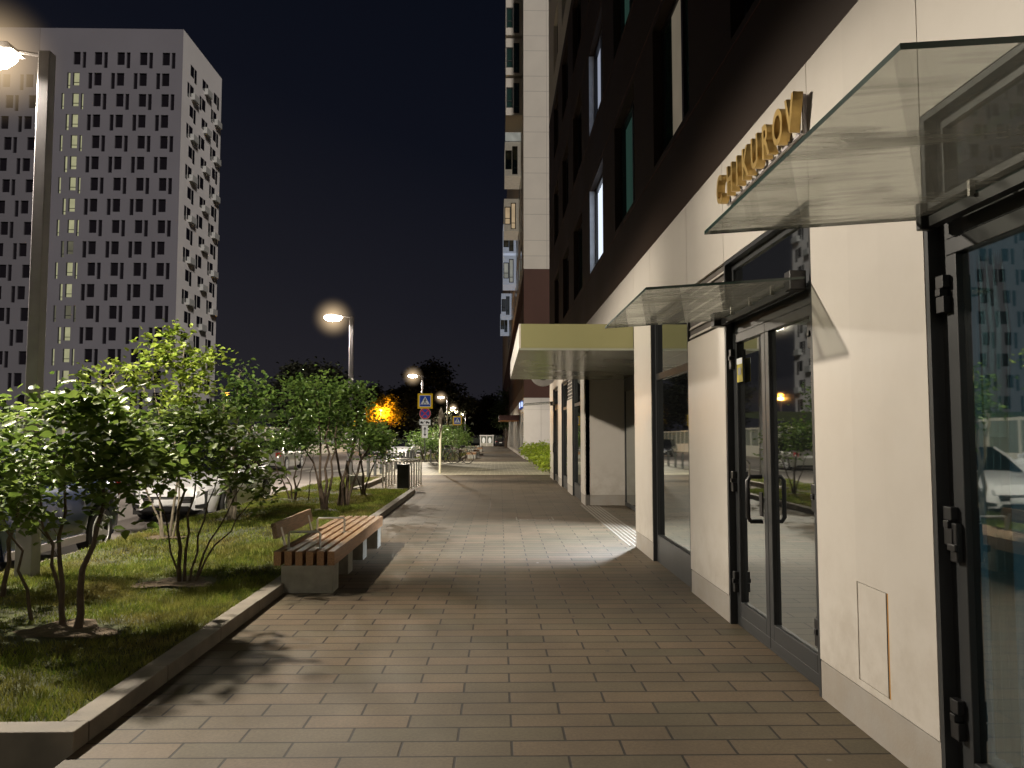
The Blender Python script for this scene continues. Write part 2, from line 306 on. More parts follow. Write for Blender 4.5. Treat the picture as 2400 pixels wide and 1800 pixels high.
class MB:
    def __init__(s, off=(0, 0, 0)): s.v = []; s.f = []; s.mi = []; s.off = off; s.cur = 0
    def add(s, vs, fs):
        n = len(s.v); s.v += [tuple(p) for p in vs]
        for f in fs: s.f.append(tuple(n + i for i in f)); s.mi.append(s.cur)
        return s
    def box(s, x0, x1, y0, y1, z0, z1):
        return s.add([(x0, y0, z0), (x1, y0, z0), (x1, y1, z0), (x0, y1, z0), (x0, y0, z1), (x1, y0, z1), (x1, y1, z1), (x0, y1, z1)],
              [(0, 3, 2, 1), (4, 5, 6, 7), (0, 1, 5, 4), (1, 2, 6, 5), (2, 3, 7, 6), (3, 0, 4, 7)])
    def obox(s, c, size, rot):
        hx, hy, hz = [a / 2 for a in size]; c = Vector(c)
        vs = [c + rot @ Vector((sx * hx, sy * hy, sz * hz)) for sz in (-1, 1) for sx, sy in ((-1, -1), (1, -1), (1, 1), (-1, 1))]
        return s.add(vs, [(0, 3, 2, 1), (4, 5, 6, 7), (0, 1, 5, 4), (1, 2, 6, 5), (2, 3, 7, 6), (3, 0, 4, 7)])
    def tube(s, pts, rad, n=8, caps=True):
        pts = [Vector(p) for p in pts]
        if not hasattr(rad, '__len__'): rad = [rad] * len(pts)
        vs = []; up = Vector((0, 0, 1)); px = None
        for i, p in enumerate(pts):
            d = (pts[min(i + 1, len(pts) - 1)] - pts[max(i - 1, 0)]).normalized()
            if px is None:
                ref = up if abs(d.z) < .9 else Vector((1, 0, 0)); px = d.cross(ref).normalized()
            else:
                px = (px - d * px.dot(d)).normalized()
            py = d.cross(px)
            for k in range(n):
                a = 2 * math.pi * k / n
                vs.append(p + (px * math.cos(a) + py * math.sin(a)) * rad[i])
        fs = [(i * n + k, i * n + (k + 1) % n, (i + 1) * n + (k + 1) % n, (i + 1) * n + k) for i in range(len(pts) - 1) for k in range(n)]
        if caps: fs += [tuple(range(n - 1, -1, -1)), tuple(range((len(pts) - 1) * n, len(pts) * n))]
        return s.add(vs, fs)
    def quad(s, a, b, c, d): return s.add([a, b, c, d], [(0, 1, 2, 3)])
    def poly(s, pts): return s.add(pts, [tuple(range(len(pts)))])
    def prism(s, pts, vec):
        n = len(pts); v = Vector(vec); q = [Vector(p) + v for p in pts]
        return s.add(list(pts) + q, [tuple(range(n - 1, -1, -1)), tuple(range(n, 2 * n))] + [(i, (i + 1) % n, n + (i + 1) % n, n + i) for i in range(n)])
    def lathe(s, prof, n=20, M=None):
        vs = []; m = len(prof)
        for k in range(n):
            a = 2 * math.pi * k / n
            for r, z in prof:
                p = Vector((r * math.cos(a), r * math.sin(a), z)); vs.append(M @ p if M else p)
        return s.add(vs, [(k * m + i, ((k + 1) % n) * m + i, ((k + 1) % n) * m + i + 1, k * m + i + 1) for k in range(n) for i in range(m - 1)])
    def build(s, name, m, parent=None, smooth=False, bevel=0., kind=None, label=None):
        me = bpy.data.meshes.new(name)
        o = s.off
        me.from_pydata([(p[0] - o[0], p[1] - o[1], p[2] - o[2]) for p in s.v], [], s.f)
        ms = m if isinstance(m, (list, tuple)) else [m]
        for x in ms: me.materials.append(x)
        if len(ms) > 1: me.polygons.foreach_set('material_index', s.mi)
        if smooth:
            me.polygons.foreach_set('use_smooth', [True] * len(me.polygons))
            me.update(); me.set_sharp_from_angle(angle=R(38))
        me.update()
        ob = bpy.data.objects.new(name, me); col.objects.link(ob)
        if parent: ob.parent = parent
        if bevel:
            b = ob.modifiers.new('Bevel', 'BEVEL'); b.width = bevel; b.segments = 2; b.limit_method = 'ANGLE'
        if kind: ob['kind'] = kind
        if label: ob['label'] = label
        return ob

def tag(o, label, cat, group=None):
    o['label'] = label; o['category'] = cat
    if group: o['group'] = group
    return o
def thing(name, label, cat, loc=(0, 0, 0), rz=0., group=None):
    o = bpy.data.objects.new(name, None); col.objects.link(o); o.empty_display_size = .2
    o.location = loc; o.rotation_euler = (0, 0, rz)
    return tag(o, label, cat, group)
def struct(mb, name, m, **k):
    return mb.build(name, m, kind='structure', **k)
def kids(o): return [c for c in bpy.data.objects if c.parent == o]
def dup(root, loc, rz=None, label=None):
    def cp(o, par):
        c = o.copy(); col.objects.link(c); c.parent = par
        for ch in kids(o): cp(ch, c)
        return c
    r = cp(root, None); r.location = loc
    if rz is not None: r.rotation_euler = (0, 0, rz)
    if label: r['label'] = label
    return r

def facade(mb, P, u0, u1, v0, v1, holes, depth):
    us = sorted({u0, u1, *[h[0] for h in holes], *[h[1] for h in holes]})
    vs = sorted({v0, v1, *[h[2] for h in holes], *[h[3] for h in holes]})
    us = [u for u in us if u0 <= u <= u1]; vs = [v for v in vs if v0 <= v <= v1]
    for a, b in zip(us, us[1:]):
        for c, d in zip(vs, vs[1:]):
            um, vm = (a + b) / 2, (c + d) / 2
            if any(h[0] < um < h[1] and h[2] < vm < h[3] for h in holes): continue
            mb.quad(P(a, c, 0), P(b, c, 0), P(b, d, 0), P(a, d, 0))
    for a, b, c, d in holes:
        for p, q in (((a, c), (b, c)), ((b, c), (b, d)), ((b, d), (a, d)), ((a, d), (a, c))):
            mb.quad(P(*p, 0), P(*q, 0), P(*q, depth), P(*p, depth))

def zg(y): return 0. if y < 30 else -.008 * (y - 30)

# ------------------------------------------------------------------ camera
cam = bpy.data.cameras.new('camera'); co = bpy.data.objects.new('camera', cam); col.objects.link(co)
cam.sensor_width = 36; cam.lens = 18 * 1662 / 1106; cam.clip_start = .05; cam.clip_end = 4000
co.location = (0, 0, 1.62); co.rotation_euler = (R(90 + 3.598), 0, -R(1.273))
scene.camera = co

# ------------------------------------------------------------------ ground
def sheet(name, x0, x1, ys, m, dz=0., kind='structure'):
    mb = MB()
    for a, b in zip(ys, ys[1:]):
        mb.quad((x0, a, zg(a) + dz), (x1, a, zg(a) + dz), (x1, b, zg(b) + dz), (x0, b, zg(b) + dz))
    return mb.build(name, m, kind=kind)
g = MB(); YS = [-400, 30, 205, 3000]; ZS = [-.35, -.35, -1.75, -3]
for i in range(3): g.quad((-1500, YS[i], ZS[i]), (1500, YS[i], ZS[i]), (1500, YS[i + 1], ZS[i + 1]), (-1500, YS[i + 1], ZS[i + 1]))
struct(g, 'ground', K['earth'])
sheet('road', -15.6, -5.55, [-30, 30, 205], K['asphalt'], -.15)
sheet('pavement', -2.13, 13, [-30, 20.8], K['pavers'])
sheet('pavement', -3.75, 13, [20.8, 26.6], K['pavers'])
sheet('pavement', -5.42, 13, [26.6, 29.6], K['pavers'])
sheet('pavement', -5.42, 13, [29.6, 30, 45.8], K['pavers2'])
sheet('pavement', -2.13, 13, [45.8, 205], K['pavers'])
sheet('parking_strip', -24, -15.6, [-30, 30, 205], K['asphalt'], -.1)
# road marking: pedestrian crossing
z = MB()
for k in range(9):
    x = -6.2 - k * 1.05
    z.quad((x - .5, 36, zg(36) - .146), (x, 36, zg(36) - .146), (x, 40, zg(40) - .146), (x - .5, 40, zg(40) - .146))
struct(z, 'crossing_markings', mat('road_marking', (.5, .48, .42), .7, var=.2, scale=6))

def kerb_run(mb, p, q, w, z0, z1):
    p, q = Vector(p), Vector(q); L = (q - p).length; n = max(1, round(L / 1.0)); d = (q - p) / n
    ang = math.atan2(d.y, d.x); rot = Matrix.Rotation(ang, 3, 'Z')
    for i in range(n):
        c = p + d * (i + .5); jit = random.uniform(-.003, .003)
        zz = zg(c.y)
        mb.obox((c.x, c.y, (z0 + z1) / 2 + zz + jit), (d.length - .006, w, z1 - z0), rot)
kb = MB()
kerb_run(kb, (-2.205, 4.2), (-2.205, 20.8), .15, -.2, .105)
kerb_run(kb, (-2.13, 4.125), (-6.1, 4.125), .15, -.2, .103)
kerb_run(kb, (-2.28, 20.875), (-3.7, 20.875), .15, -.2, .115)
kerb_run(kb, (-3.775, 20.95), (-3.775, 26.6), .15, -.2, .13)
kerb_run(kb, (-5.485, 4.2), (-5.485, 26.6), .13, -.4, .05)
kerb_run(kb, (-5.485, 26.6), (-5.485, 45.8), .13, -.4, .012)
kerb_run(kb, (-2.205, 45.95), (-2.205, 150), .15, -.3, .12)
kerb_run(kb, (-5.42, 45.875), (-2.13, 45.875), .15, -.3, .12)
kerb_run(kb, (-5.485, 45.95), (-5.485, 150), .13, -.5, .05)
kerb_run(kb, (-15.6, -20), (-15.6, 200), .16, -.4, .0)
struct(kb, 'kerb', K['granite'], bevel=.006)
def lawn_base(name, x0, x1, y0, y1, zt):
    mb = MB(); nx, ny = 10, max(4, int((y1 - y0) * 2))
    vs = []; fs = []
    for j in range(ny + 1):
        for i in range(nx + 1):
            x = x0 + (x1 - x0) * i / nx; y = y0 + (y1 - y0) * j / ny
            e = min(i, nx - i, 2) / 2
            vs.append((x, y, zt + zg(y) + e * (.03 * math.sin(x * 2.1 + y * .7) + .02 * math.sin(y * 1.9 - x))))
    for j in range(ny):
        for i in range(nx): a = j * (nx + 1) + i; fs.append((a, a + 1, a + nx + 2, a + nx + 1))
    mb.add(vs, fs); return mb.build(name, K['soil'], kind='structure', smooth=True)
lawn_base('lawn', -5.42, -2.28, 4.2, 20.8, .075)
lawn_base('lawn', -5.42, -3.85, 20.8, 26.6, .07)
lawn_base('lawn', -5.42, -2.28, 45.95, 150, .07)

def hz(x, y): return .03 * math.sin(x * 2.1 + y * .7) + .02 * math.sin(y * 1.9 - x)
def grass(name, areas, label):
    V = []; F = []; n0 = 0
    for x0, x1, y0, y1, dens, hmin, hmax in areas:
        n = int((x1 - x0) * (y1 - y0) * dens)
        x = rng.uniform(x0, x1, n); y = rng.uniform(y0, y1, n)
        # uneven turf: thin patches
        pat = np.sin(x * 1.7 + 1.3 * np.sin(y * .9)) + np.sin(y * 2.3 + x) + .6 * np.sin(x * 5.1 - y * 3.7)
        keep = rng.uniform(-2.6, 1.2, n) < pat + .6
        for cx, cy, r in BARE: keep &= (((x - cx) / r) ** 2 + ((y - cy) / (r * .8)) ** 2) > rng.uniform(.5, 1.1, n)
        x = x[keep]; y = y[keep]; n = len(x)
        pt = pat[keep]
        h = rng.uniform(hmin, hmax, n) * (1 + .18 * pt)
        a = rng.uniform(0, 2 * np.pi, n); w = rng.uniform(.0025, .0055, n) * (1 if y0 < 9 else 1.7)
        ln = rng.uniform(.15, .9, n) * h; b = rng.uniform(0, 2 * np.pi, n)
        ed = np.clip(np.minimum(x - x0, x1 - x) / .6, 0, 1)
        zb = .07 + ed * (.03 * np.sin(x * 2.1 + y * .7) + .02 * np.sin(y * 1.9 - x)) + np.where(y < 30, 0, -.008 * (y - 30))
        dx, dy = np.cos(a) * w, np.sin(a) * w
        v = np.stack([np.stack([x - dx, y - dy, zb], 1), np.stack([x + dx, y + dy, zb], 1), np.stack([x + np.cos(b) * ln, y + np.sin(b) * ln, zb + h], 1)], 1).reshape(-1, 3)
        V.append(v)
    V = np.concatenate(V); nf = len(V) // 3
    me = bpy.data.meshes.new(name); me.vertices.add(len(V)); me.vertices.foreach_set('co', V.ravel())
    me.loops.add(nf * 3); me.loops.foreach_set('vertex_index', np.arange(nf * 3)); me.polygons.add(nf)
    me.polygons.foreach_set('loop_start', np.arange(0, nf * 3, 3)); me.update(calc_edges=True); me.materials.append(K['grass'])
    o = bpy.data.objects.new(name, me); col.objects.link(o); o['kind'] = 'stuff'; tag(o, label, 'grass')
def patchy(m):
    nt = m.node_tree; g = N(nt, 'ShaderNodeNewGeometry')
    n1 = N(nt, 'ShaderNodeTexNoise'); n1.inputs['Scale'].default_value = 1.1; n1.inputs['Detail'].default_value = 5; nt.links.new(g.outputs['Position'], n1.inputs['Vector'])
    n2 = N(nt, 'ShaderNodeTexNoise'); n2.inputs['Scale'].default_value = 6; n2.inputs['Detail'].default_value = 3; nt.links.new(g.outputs['Position'], n2.inputs['Vector'])
    a = N(nt, 'ShaderNodeMapRange'); a.inputs[1].default_value = .45; a.inputs[2].default_value = .68; nt.links.new(n1.outputs[0], a.inputs[0])
    b = N(nt, 'ShaderNodeMapRange'); b.inputs[1].default_value = .35; b.inputs[2].default_value = .65; b.inputs[3].default_value = .5; b.inputs[4].default_value = 1.25; nt.links.new(n2.outputs[0], b.inputs[0])
    for sh in [n for n in nt.nodes if n.type in ('BSDF_PRINCIPLED', 'BSDF_TRANSLUCENT')]:
        sk = sh.inputs['Base Color'] if sh.type == 'BSDF_PRINCIPLED' else sh.inputs[0]; src = sk.links[0].from_socket
        c_ = mixcol(nt, a.outputs[0], src, (.26, .22, .07)); nt.links.new(mixcol(nt, 1., c_, b.outputs[0], 'MULTIPLY'), sk)
patchy(K['grass'])
BARE = [(-3.35, 6.15, .5), (-3.3, 8.2, .5), (-4.87, 11.5, .35), (-4.72, 13.9, .3), (-3.4, 15.4, .35), (-3.2, 18.9, .3)]
grass('grass', [(-5.42, -2.28, 4.2, 9.5, 5200, .022, .06), (-5.42, -2.28, 9.5, 20.8, 2300, .03, .07), (-5.42, -3.85, 20.8, 26.6, 1200, .03, .08), (-5.42, -2.28, 46, 70, 300, .04, .1)],
      'short uneven green grass covering the kerbed lawn strip')
mu = MB()
for cx, cy, r in BARE:
    pts = []
    for k in range(18):
        a = 2 * math.pi * k / 18; rr = r * (.75 + .25 * math.sin(3 * a + cx) + random.uniform(-.08, .08))
        pts.append((cx + rr * math.cos(a), cy + rr * .8 * math.sin(a), .092 + hz(cx, cy)))
    mu.poly(pts)
struct(mu, 'bare_soil', K['mulch'])
# flush access covers in the paving
for (cx, cy, w, d, lab) in [(.75, 14.6, .7, .55, 'scuffed paver-filled access cover set in the pavement near the green canopy'), (-1.35, 16.9, .5, .5, 'small flush access cover in the pavement beside the lawn kerb')]:
    m_ = MB((cx, cy, .004))
    for a in ((cx - w / 2, cx + w / 2, cy - d / 2, cy - d / 2 + .02), (cx - w / 2, cx + w / 2, cy + d / 2 - .02, cy + d / 2), (cx - w / 2, cx - w / 2 + .02, cy - d / 2 + .021, cy + d / 2 - .021), (cx + w / 2 - .02, cx + w / 2, cy - d / 2 + .021, cy + d / 2 - .021)):
        m_.box(a[0], a[1], a[2], a[3], -.02, .004)
    for k in range(5):
        x = cx - w / 2 + .08 + k * (w - .16) / 4
        m_.box(x - .006, x + .006, cy - d / 2 + .05, cy - d / 2 + .12, -.01, .004)
    o = m_.build('access_cover', K['paveline']); o.location = (cx, cy, .004); tag(o, lab, 'access cover')
tp = MB((2.1, 14, 0))
for k in range(6):
    x = 1.92 + k * .07; tp.box(x, x + .03, 11.05, 17.3, -.01, .006)
o = tp.build('tactile_strip', K['paveline']); o.location = (2.1, 14, 0); tag(o, 'ribbed tactile strip on the ground along the dark entrance recess', 'paving strip')

# ------------------------------------------------------------------ near building (right)
BX = 2.0
B1 = thing('shop_building', 'long building with cream shopfronts and dark brown upper floors on the right', 'building', (BX, 10, 0))
O1 = (BX, 10, 0)
def px1(y, z, d=0.): return (BX + d, y, z)
OPEN = [(-8.2, -6.3), (-4.9, -3.0), (-1.6, .3), (1.62, 3.5), (4.78, 6.62), (7.9, 9.8)]
FAROPEN = [(17.95, 19.9), (21.3, 23.1), (24.4, 26.4)]
GAP = .004; T = .025
pan = MB(O1)
def panel(y0, y1, z0, z1): pan.box(BX, BX + T, y0 + GAP, y1 - GAP, z0 + GAP, z1 - GAP)
def plin(y0, y1):
    p_ = MB(O1); p_.box(BX + .004, BX + T, y0 + GAP, y1 - GAP, 0, .225); p_.build('plinth', K['plinth'], B1)
edges = [-30] + [e for o_ in OPEN for e in o_] + [10.98]
for i in range(0, len(edges), 2):
    y0, y1 = edges[i], edges[i + 1]
    if abs(y0 - 6.62) < .01: panel(y0, y1, .23, 2.56); panel(y0, y1, 3.1, 4.0)
    elif abs(y0 - 3.5) < .01:
        # the pier with the access hatch: leave its opening free
        panel_y = (3.93, 4.27); zb, zt = .27, .80
        pan.box(BX, BX + T, y0 + GAP, panel_y[0], .23 + GAP, 4.0 - GAP)
        pan.box(BX, BX + T, panel_y[1], y1 - GAP, .23 + GAP, 4.0 - GAP)
        pan.box(BX, BX + T, panel_y[0], panel_y[1], .23 + GAP, zb); pan.box(BX, BX + T, panel_y[0], panel_y[1], zt, 4.0 - GAP)
    else: panel(y0, y1, .23, 4.0)
    plin(y0, y1)
for y0, y1 in OPEN: panel(y0, y1, 3.1, 4.0)
panel(10.98, 14.2, 3.19, 4.0); panel(14.2, 17.2, 3.19, 4.0)
fe = [17.2, 17.95, 19.9, 21.3, 23.1, 24.4, 26.4, 28.0]
for i in range(0, 8, 2):
    if i == 2: panel(fe[i], fe[i + 1], .23, 2.5); panel(fe[i], fe[i + 1], 3.1, 4.0)
    else: panel(fe[i], fe[i + 1], .23, 4.0)
    plin(fe[i], fe[i + 1])
for y0, y1 in FAROPEN: panel(y0, y1, 3.1, 4.0)
# side wall of the recess, facing the camera, and the end wall of the building
pan.box(BX + T + .002, 2.9, 17.2, 17.225, .23, 2.8); pl = MB(O1); pl.box(BX + T + .002, 2.9, 17.204, 17.225, 0, .226); pl.build('plinth', K['plinth'], B1)
pan.box(BX + T + .002, 12, 27.975, 28.0, .23, 4.0); pl = MB(O1); pl.box(BX + T + .002, 12, 27.975, 27.996, -.2, .226)
pan.build('cream_cladding', K['cream'], B1); pl.build('plinth', K['plinth'], B1)
bk = MB(O1)   # dark backing behind the panel joints
for i in range(0, len(edges), 2): bk.box(BX + T + .004, BX + .12, edges[i], edges[i + 1], 0, 4.0)
for i in range(0, 8, 2): bk.box(BX + T + .004, BX + .12, fe[i], fe[i + 1], 0, 4.0)
for y0, y1 in OPEN + FAROPEN: bk.box(BX + T + .004, BX + .12, y0, y1, 3.1, 4.0)
bk.box(BX + T + .004, BX + .12, 10.98, 17.2, 2.86, 4.0)
bk.box(BX + .3, 12, 27.6, 27.97, -.5, 4.0)
bk.build('backing_wall', K['joint'], B1)
# access hatch
hb = MB(O1); hb.box(BX + .004, BX + .02, 3.962, 4.266, .275, .795)
hp = hb.build('access_hatch', K['cream'], B1)
sl = MB(O1); sl.box(BX + .003, BX + .0235, 3.932, 3.948, .27, .80); sl.build('hatch_slot', K['slot'], hp)
sl = MB(O1); sl.box(BX + .0035, BX + .0235, 3.9485, 3.961, .27, .80); sl.build('hatch_edge', K['black'], hp)
hs = MB(O1); hs.box(BX + .024, BX + .03, 4.266, 4.275, .27, .80); hs.box(BX + .024, BX + .03, 3.97, 4.27, .795, .80); hs.build('hatch_gap', K['black'], hp)
# ventilation louvres
for (y0, y1, z0, z1) in ((6.64, 7.88, 2.57, 3.09), (19.92, 21.28, 2.52, 3.09)):
    lv = MB(O1); n = 6
    for k in range(n):
        zc = z0 + (k + .5) * (z1 - z0) / n
        lv.obox((BX + .03, (y0 + y1) / 2, zc), (.006, y1 - y0 - .02, .075), Matrix.Rotation(R(38), 3, 'Y'))
    lv.build('louvre', K['cream'], B1)
# upper walls
UW = [(-1.5, .2), (1.5, 3.2), (4.6, 6.3), (7.7, 9.46), (10.8, 12.6), (14.0, 16.0), (17.4, 19.3), (20.65, 22.4), (23.9, 25.6)]
holes = []; wins = []
for k in range(6):
    zs, zt = 4.95 + 2.95 * k, 6.72 + 2.95 * k
    for i, (a, b) in enumerate(UW):
        if zs > 1.62 + .57 * b + 1.5: continue
        holes.append((a, b, zs, zt)); wins.append((i, k, a, b, zs, zt))
fb = MB(O1); facade(fb, px1, -30, 28, 4.0, 13.0, [h for h in holes if h[3] < 13.0], .2)
fb.quad((BX, 28, 4.0), (12, 28, 4.0), (12, 28, 13), (BX, 28, 13))
fb.quad((BX, -30, 4.0), (BX, 28, 4.0), (BX + .13, 28, 4.0), (BX + .13, -30, 4.0))
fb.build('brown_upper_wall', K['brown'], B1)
fw = MB(O1); facade(fw, px1, -30, 28, 13.0, 25.0, [h for h in holes if h[2] > 13.0], .2)
fw.quad((BX, 28, 13), (12, 28, 13), (12, 28, 25), (BX, 28, 25)); fw.quad((BX, -30, 25), (12, -30, 25), (12, 28, 25), (BX, 28, 25)); fw.quad((12, -30, -.3), (12, 28, -.3), (12, 28, 25), (12, -30, 25))
fw.build('white_upper_wall', K['white'], B1)
# thin raised cladding seams on the brown wall
sm = MB(O1)
for zj in (4.86, 6.80, 7.81, 9.75, 10.76, 12.7): sm.box(BX - .006, BX - .0005, 3, 28, zj, zj + .012)
sm.build('cladding_seam', K['brownlit'], B1)
for (i, k, a, b, zs, zt) in wins:
    f = MB(O1); d0, d1 = BX + .12, BX + .19; w = .06
    f.box(d0, d1, a, b, zs, zs + w); f.box(d0, d1, a, b, zt - w, zt); f.box(d0, d1, a, a + w, zs + w, zt - w); f.box(d0, d1, b - w, b, zs + w, zt - w)
    ym = a + (b - a) * (.5 if k % 2 else .42); f.box(d0, d1, ym - .04, ym + .04, zs + w, zt - w)
    wo = f.build('window', K['black'], B1)
    lit = None
    if (i, k) == (5, 0): lit = 'litcurtain'
    elif (i, k) == (5, 1): lit = 'litblind'
    elif i == 4 and k in (0, 1): lit = 'litgreen'
    pn = MB(O1)
    if lit:
        # pleated curtain close behind the pane
        n = 60; pts = []
        for q in range(n + 1):
            y = a + w + (b - a - 2 * w) * q / n; pts.append((y, BX + .185 + (.018 * math.sin(q * 1.9) if lit == 'litcurtain' else 0)))
        for (y, x), (y2, x2) in zip(pts, pts[1:]): pn.quad((x, y, zs + w), (x2, y2, zs + w), (x2, y2, zt - w), (x, y, zt - w))
        pn.build('curtain', K[lit], wo, smooth=True)
    else:
        pn.box(BX + .15, BX + .16, a + w, b - w, zs + w, zt - w); pn.build('pane', K['upglass'] if (i + k) % 3 else K['upglass2'], wo)
        if (i, k) == (3, 0):
            cu = MB(O1); cu.box(BX + .142, BX + .149, a + .80, a + 1.32, zs + w + .05, zt - w); cu.build('curtain', K['litbeige'], wo)  # glowing strip for the lit interior at this window, not a curtain
    if (i, k) in ((5, 0), (5, 1)):
        rv = MB(O1); rv.quad((BX + .004, b - .003, zs), (BX + .118, b - .003, zs), (BX + .118, b - .003, zt), (BX + .004, b - .003, zt))  # far jamb painted pale blue for the light of the lit window
        rv.build('reveal', mat('curtain_lit_reveal', (.55, .58, .62), .6), wo)

# shop windows and doors --------------------------------------------------
def rect_frame(mb, x0, x1, y0, y1, z0, z1, w):
    mb.box(x0, x1, y0, y1, z0, z0 + w); mb.box(x0, x1, y0, y1, z1 - w, z1)
    mb.box(x0, x1, y0, y0 + w, z0 + w, z1 - w); mb.box(x0, x1, y1 - w, y1, z0 + w, z1 - w)
def jambs(y0, y1):
    j = MB(O1); j.box(BX + .002, BX + .14, y0, y0 + .03, 0, 3.1); j.box(BX + .002, BX + .14, y1 - .03, y1, 0, 3.1); j.box(BX + .002, BX + .14, y0 + .03, y1 - .03, 3.07, 3.1)
    return j
FX0, FX1 = BX + .05, BX + .12
def shop_window(y0, y1):
    j = jambs(y0, y1); rect_frame(j, FX0, FX1, y0 + .03, y1 - .03, .0, 3.07, .06)
    j.box(FX0, FX1, y0 + .09, y1 - .09, 2.28, 2.36); j.box(FX0 - .01, FX1, y0 + .09, y1 - .09, .06, .34)
    w = j.build('shop_window', K['frame'], B1)
    p = MB(O1); p.box(BX + .075, BX + .085, y0 + .09, y1 - .09, .34, 2.28); p.build('pane', K['darkglass'], w)
    p = MB(O1); p.box(BX + .075, BX + .085, y0 + .09, y1 - .09, 2.36, 3.01); p.build('transom_pane', K['darkglass'], w)
    # tilted hopper sash at the top
    return w
def hinge(mb, y, z, x=FX0): mb.box(x - .035, x, y - .03, y + .03, z, z + .075); mb.box(x - .045, x - .003, y - .018, y + .018, z + .076, z + .11); mb.box(x - .035, x, y - .03, y + .03, z + .111, z + .17)
def double_door(y0, y1, ym, ztop=2.46, glass='darkglass', handles=True, hy=None):
    j = jambs(y0, y1); rect_frame(j, FX0 + .01, FX1, y0 + .03, y1 - .03, -.01, 3.07, .05)
    j.box(FX0 + .01, FX1, y0 + .08, y1 - .08, ztop, ztop + .12)
    d = j.build('shop_door', K['frame'], B1)
    for a, b in ((y0 + .085, ym - .004), (ym + .004, y1 - .085)):
        l = MB(O1); rect_frame(l, FX0, FX1 - .005, a, b, .02, ztop - .005, .075); l.box(FX0, FX1 - .005, a + .075, b - .075, .095, .21)
        l.build('leaf', K['frame'], d, bevel=.004)
        p = MB(O1); p.box(BX + .08, BX + .09, a + .075, b - .075, .21, ztop - .08); p.build('pane', K[glass], d)
    p = MB(O1); p.box(BX + .08, BX + .09, y0 + .08, y1 - .08, ztop + .12, 3.02); p.build('transom_pane', K['darkglass'], d)
    for z in (.28, 1.12, 2.16):
        for y in (y0 + .085, y1 - .085):
            h = MB(O1); hinge(h, y, z); h.build('hinge', K['black'], d, bevel=.003)
    if handles:
        hd = MB(O1); yy = hy
        hd.tube([(FX0, yy, .94), (FX0 - .09, yy, .94), (FX0 - .11, yy, .97), (FX0 - .11, yy, 1.25), (FX0 - .09, yy, 1.28), (FX0, yy, 1.28)], .017, 10)
        hd.box(FX0 - .012, FX0, yy - .03, yy + .03, .98, 1.16)
        hd.build('handle', K['black'], d, smooth=True)
    return d
D1 = double_door(4.78, 6.62, 5.78, hy=5.9)
st = MB(O1); st.box(FX0 - .004, FX0 - .001, 6.30, 6.44, 2.04, 2.24); so = st.build('notice_sticker', K['yellow'], D1)
st = MB(O1); st.box(FX0 - .007, FX0 - .0045, 6.30, 6.44, 2.19, 2.24); st.build('sticker_heading', K['signwhite'], so)
st = MB(O1); st.box(FX0 - .007, FX0 - .0045, 6.33, 6.41, 2.10, 2.16); st.build('sticker_picture', K['palerail'], so)
RD = double_door(1.62, 3.5, 2.0, 2.5, glass='shopglass', handles=False)
lk = MB(O1); lk.box(FX0 - .03, FX0, 3.36, 3.41, 1.05, 1.22); lk.box(FX0 - .05, FX0 - .03, 3.34, 3.40, 1.10, 1.13); lk.build('lock_case', K['black'], RD, bevel=.004)
for y0, y1 in OPEN[:3]: shop_window(y0, y1)
W1 = shop_window(7.9, 9.8)
shop_window(*FAROPEN[0]); shop_window(*FAROPEN[1]); double_door(24.4, 26.4, 25.4, hy=25.55)
# room behind the nearest door, with its curtain
rm = MB(O1)
rm.quad((BX + .13, 1.5, 0.01), (5, 1.5, .01), (5, 3.6, .01), (BX + .13, 3.6, .01)); rm.quad((5, 1.5, 0), (5, 3.6, 0), (5, 3.6, 3.1), (5, 1.5, 3.1))
rm.quad((BX + .13, 3.6, 0), (5, 3.6, 0), (5, 3.6, 3.1), (BX + .13, 3.6, 3.1)); rm.quad((BX + .13, 1.5, 0), (5, 1.5, 0), (5, 1.5, 3.1), (BX + .13, 1.5, 3.1)); rm.quad((BX + .13, 1.5, 3.09), (5, 1.5, 3.09), (5, 3.6, 3.09), (BX + .13, 3.6, 3.09))
rm.build('shop_room', K['interior'], B1)
cu = MB(O1); pts = []
for q in range(41): t = q / 40; pts.append((3.31 - .13 * t, BX + .125 + .02 * t + .012 * math.sin(q * .55)))
for (y, x), (y2, x2) in zip(pts, pts[1:]):
    cu.quad((x, y, .25), (x2, y2, .25), (x2, y2, 1.6), (x, y, 1.6)); cu.quad((x, y, 1.6), (x2, y2, 1.6), (x2, y2 - .04, 2.05), (x, y - .0, 2.4))
cu.build('curtain', K['curtain'], B1, smooth=True)
bm_ = MB(O1); bm_.box(2.5, 2.6, 1.6, 3.25, 2.02, 2.16); bm_.build('curtain_rail', K['whitepaint'], B1)
# back of the entrance recess
rc = MB(O1); rc.box(2.9, 2.95, 10.98, 17.2, 0, 2.83); rc.box(BX + .12, 2.9, 10.93, 10.98, 0, 2.83)
rw = rc.build('recess_wall', K['frame'], B1)
for k in range(4):
    y0 = 11.2 + k * 1.45
    f = MB(O1); rect_frame(f, 2.86, 2.898, y0, y0 + 1.4, .02, 2.6, .08); dd = f.build('recess_door', K['frame'], B1)
    p = MB(O1); p.box(2.872, 2.882, y0 + .08, y0 + 1.32, .1, 2.52); p.build('pane', K['darkglass'], dd)
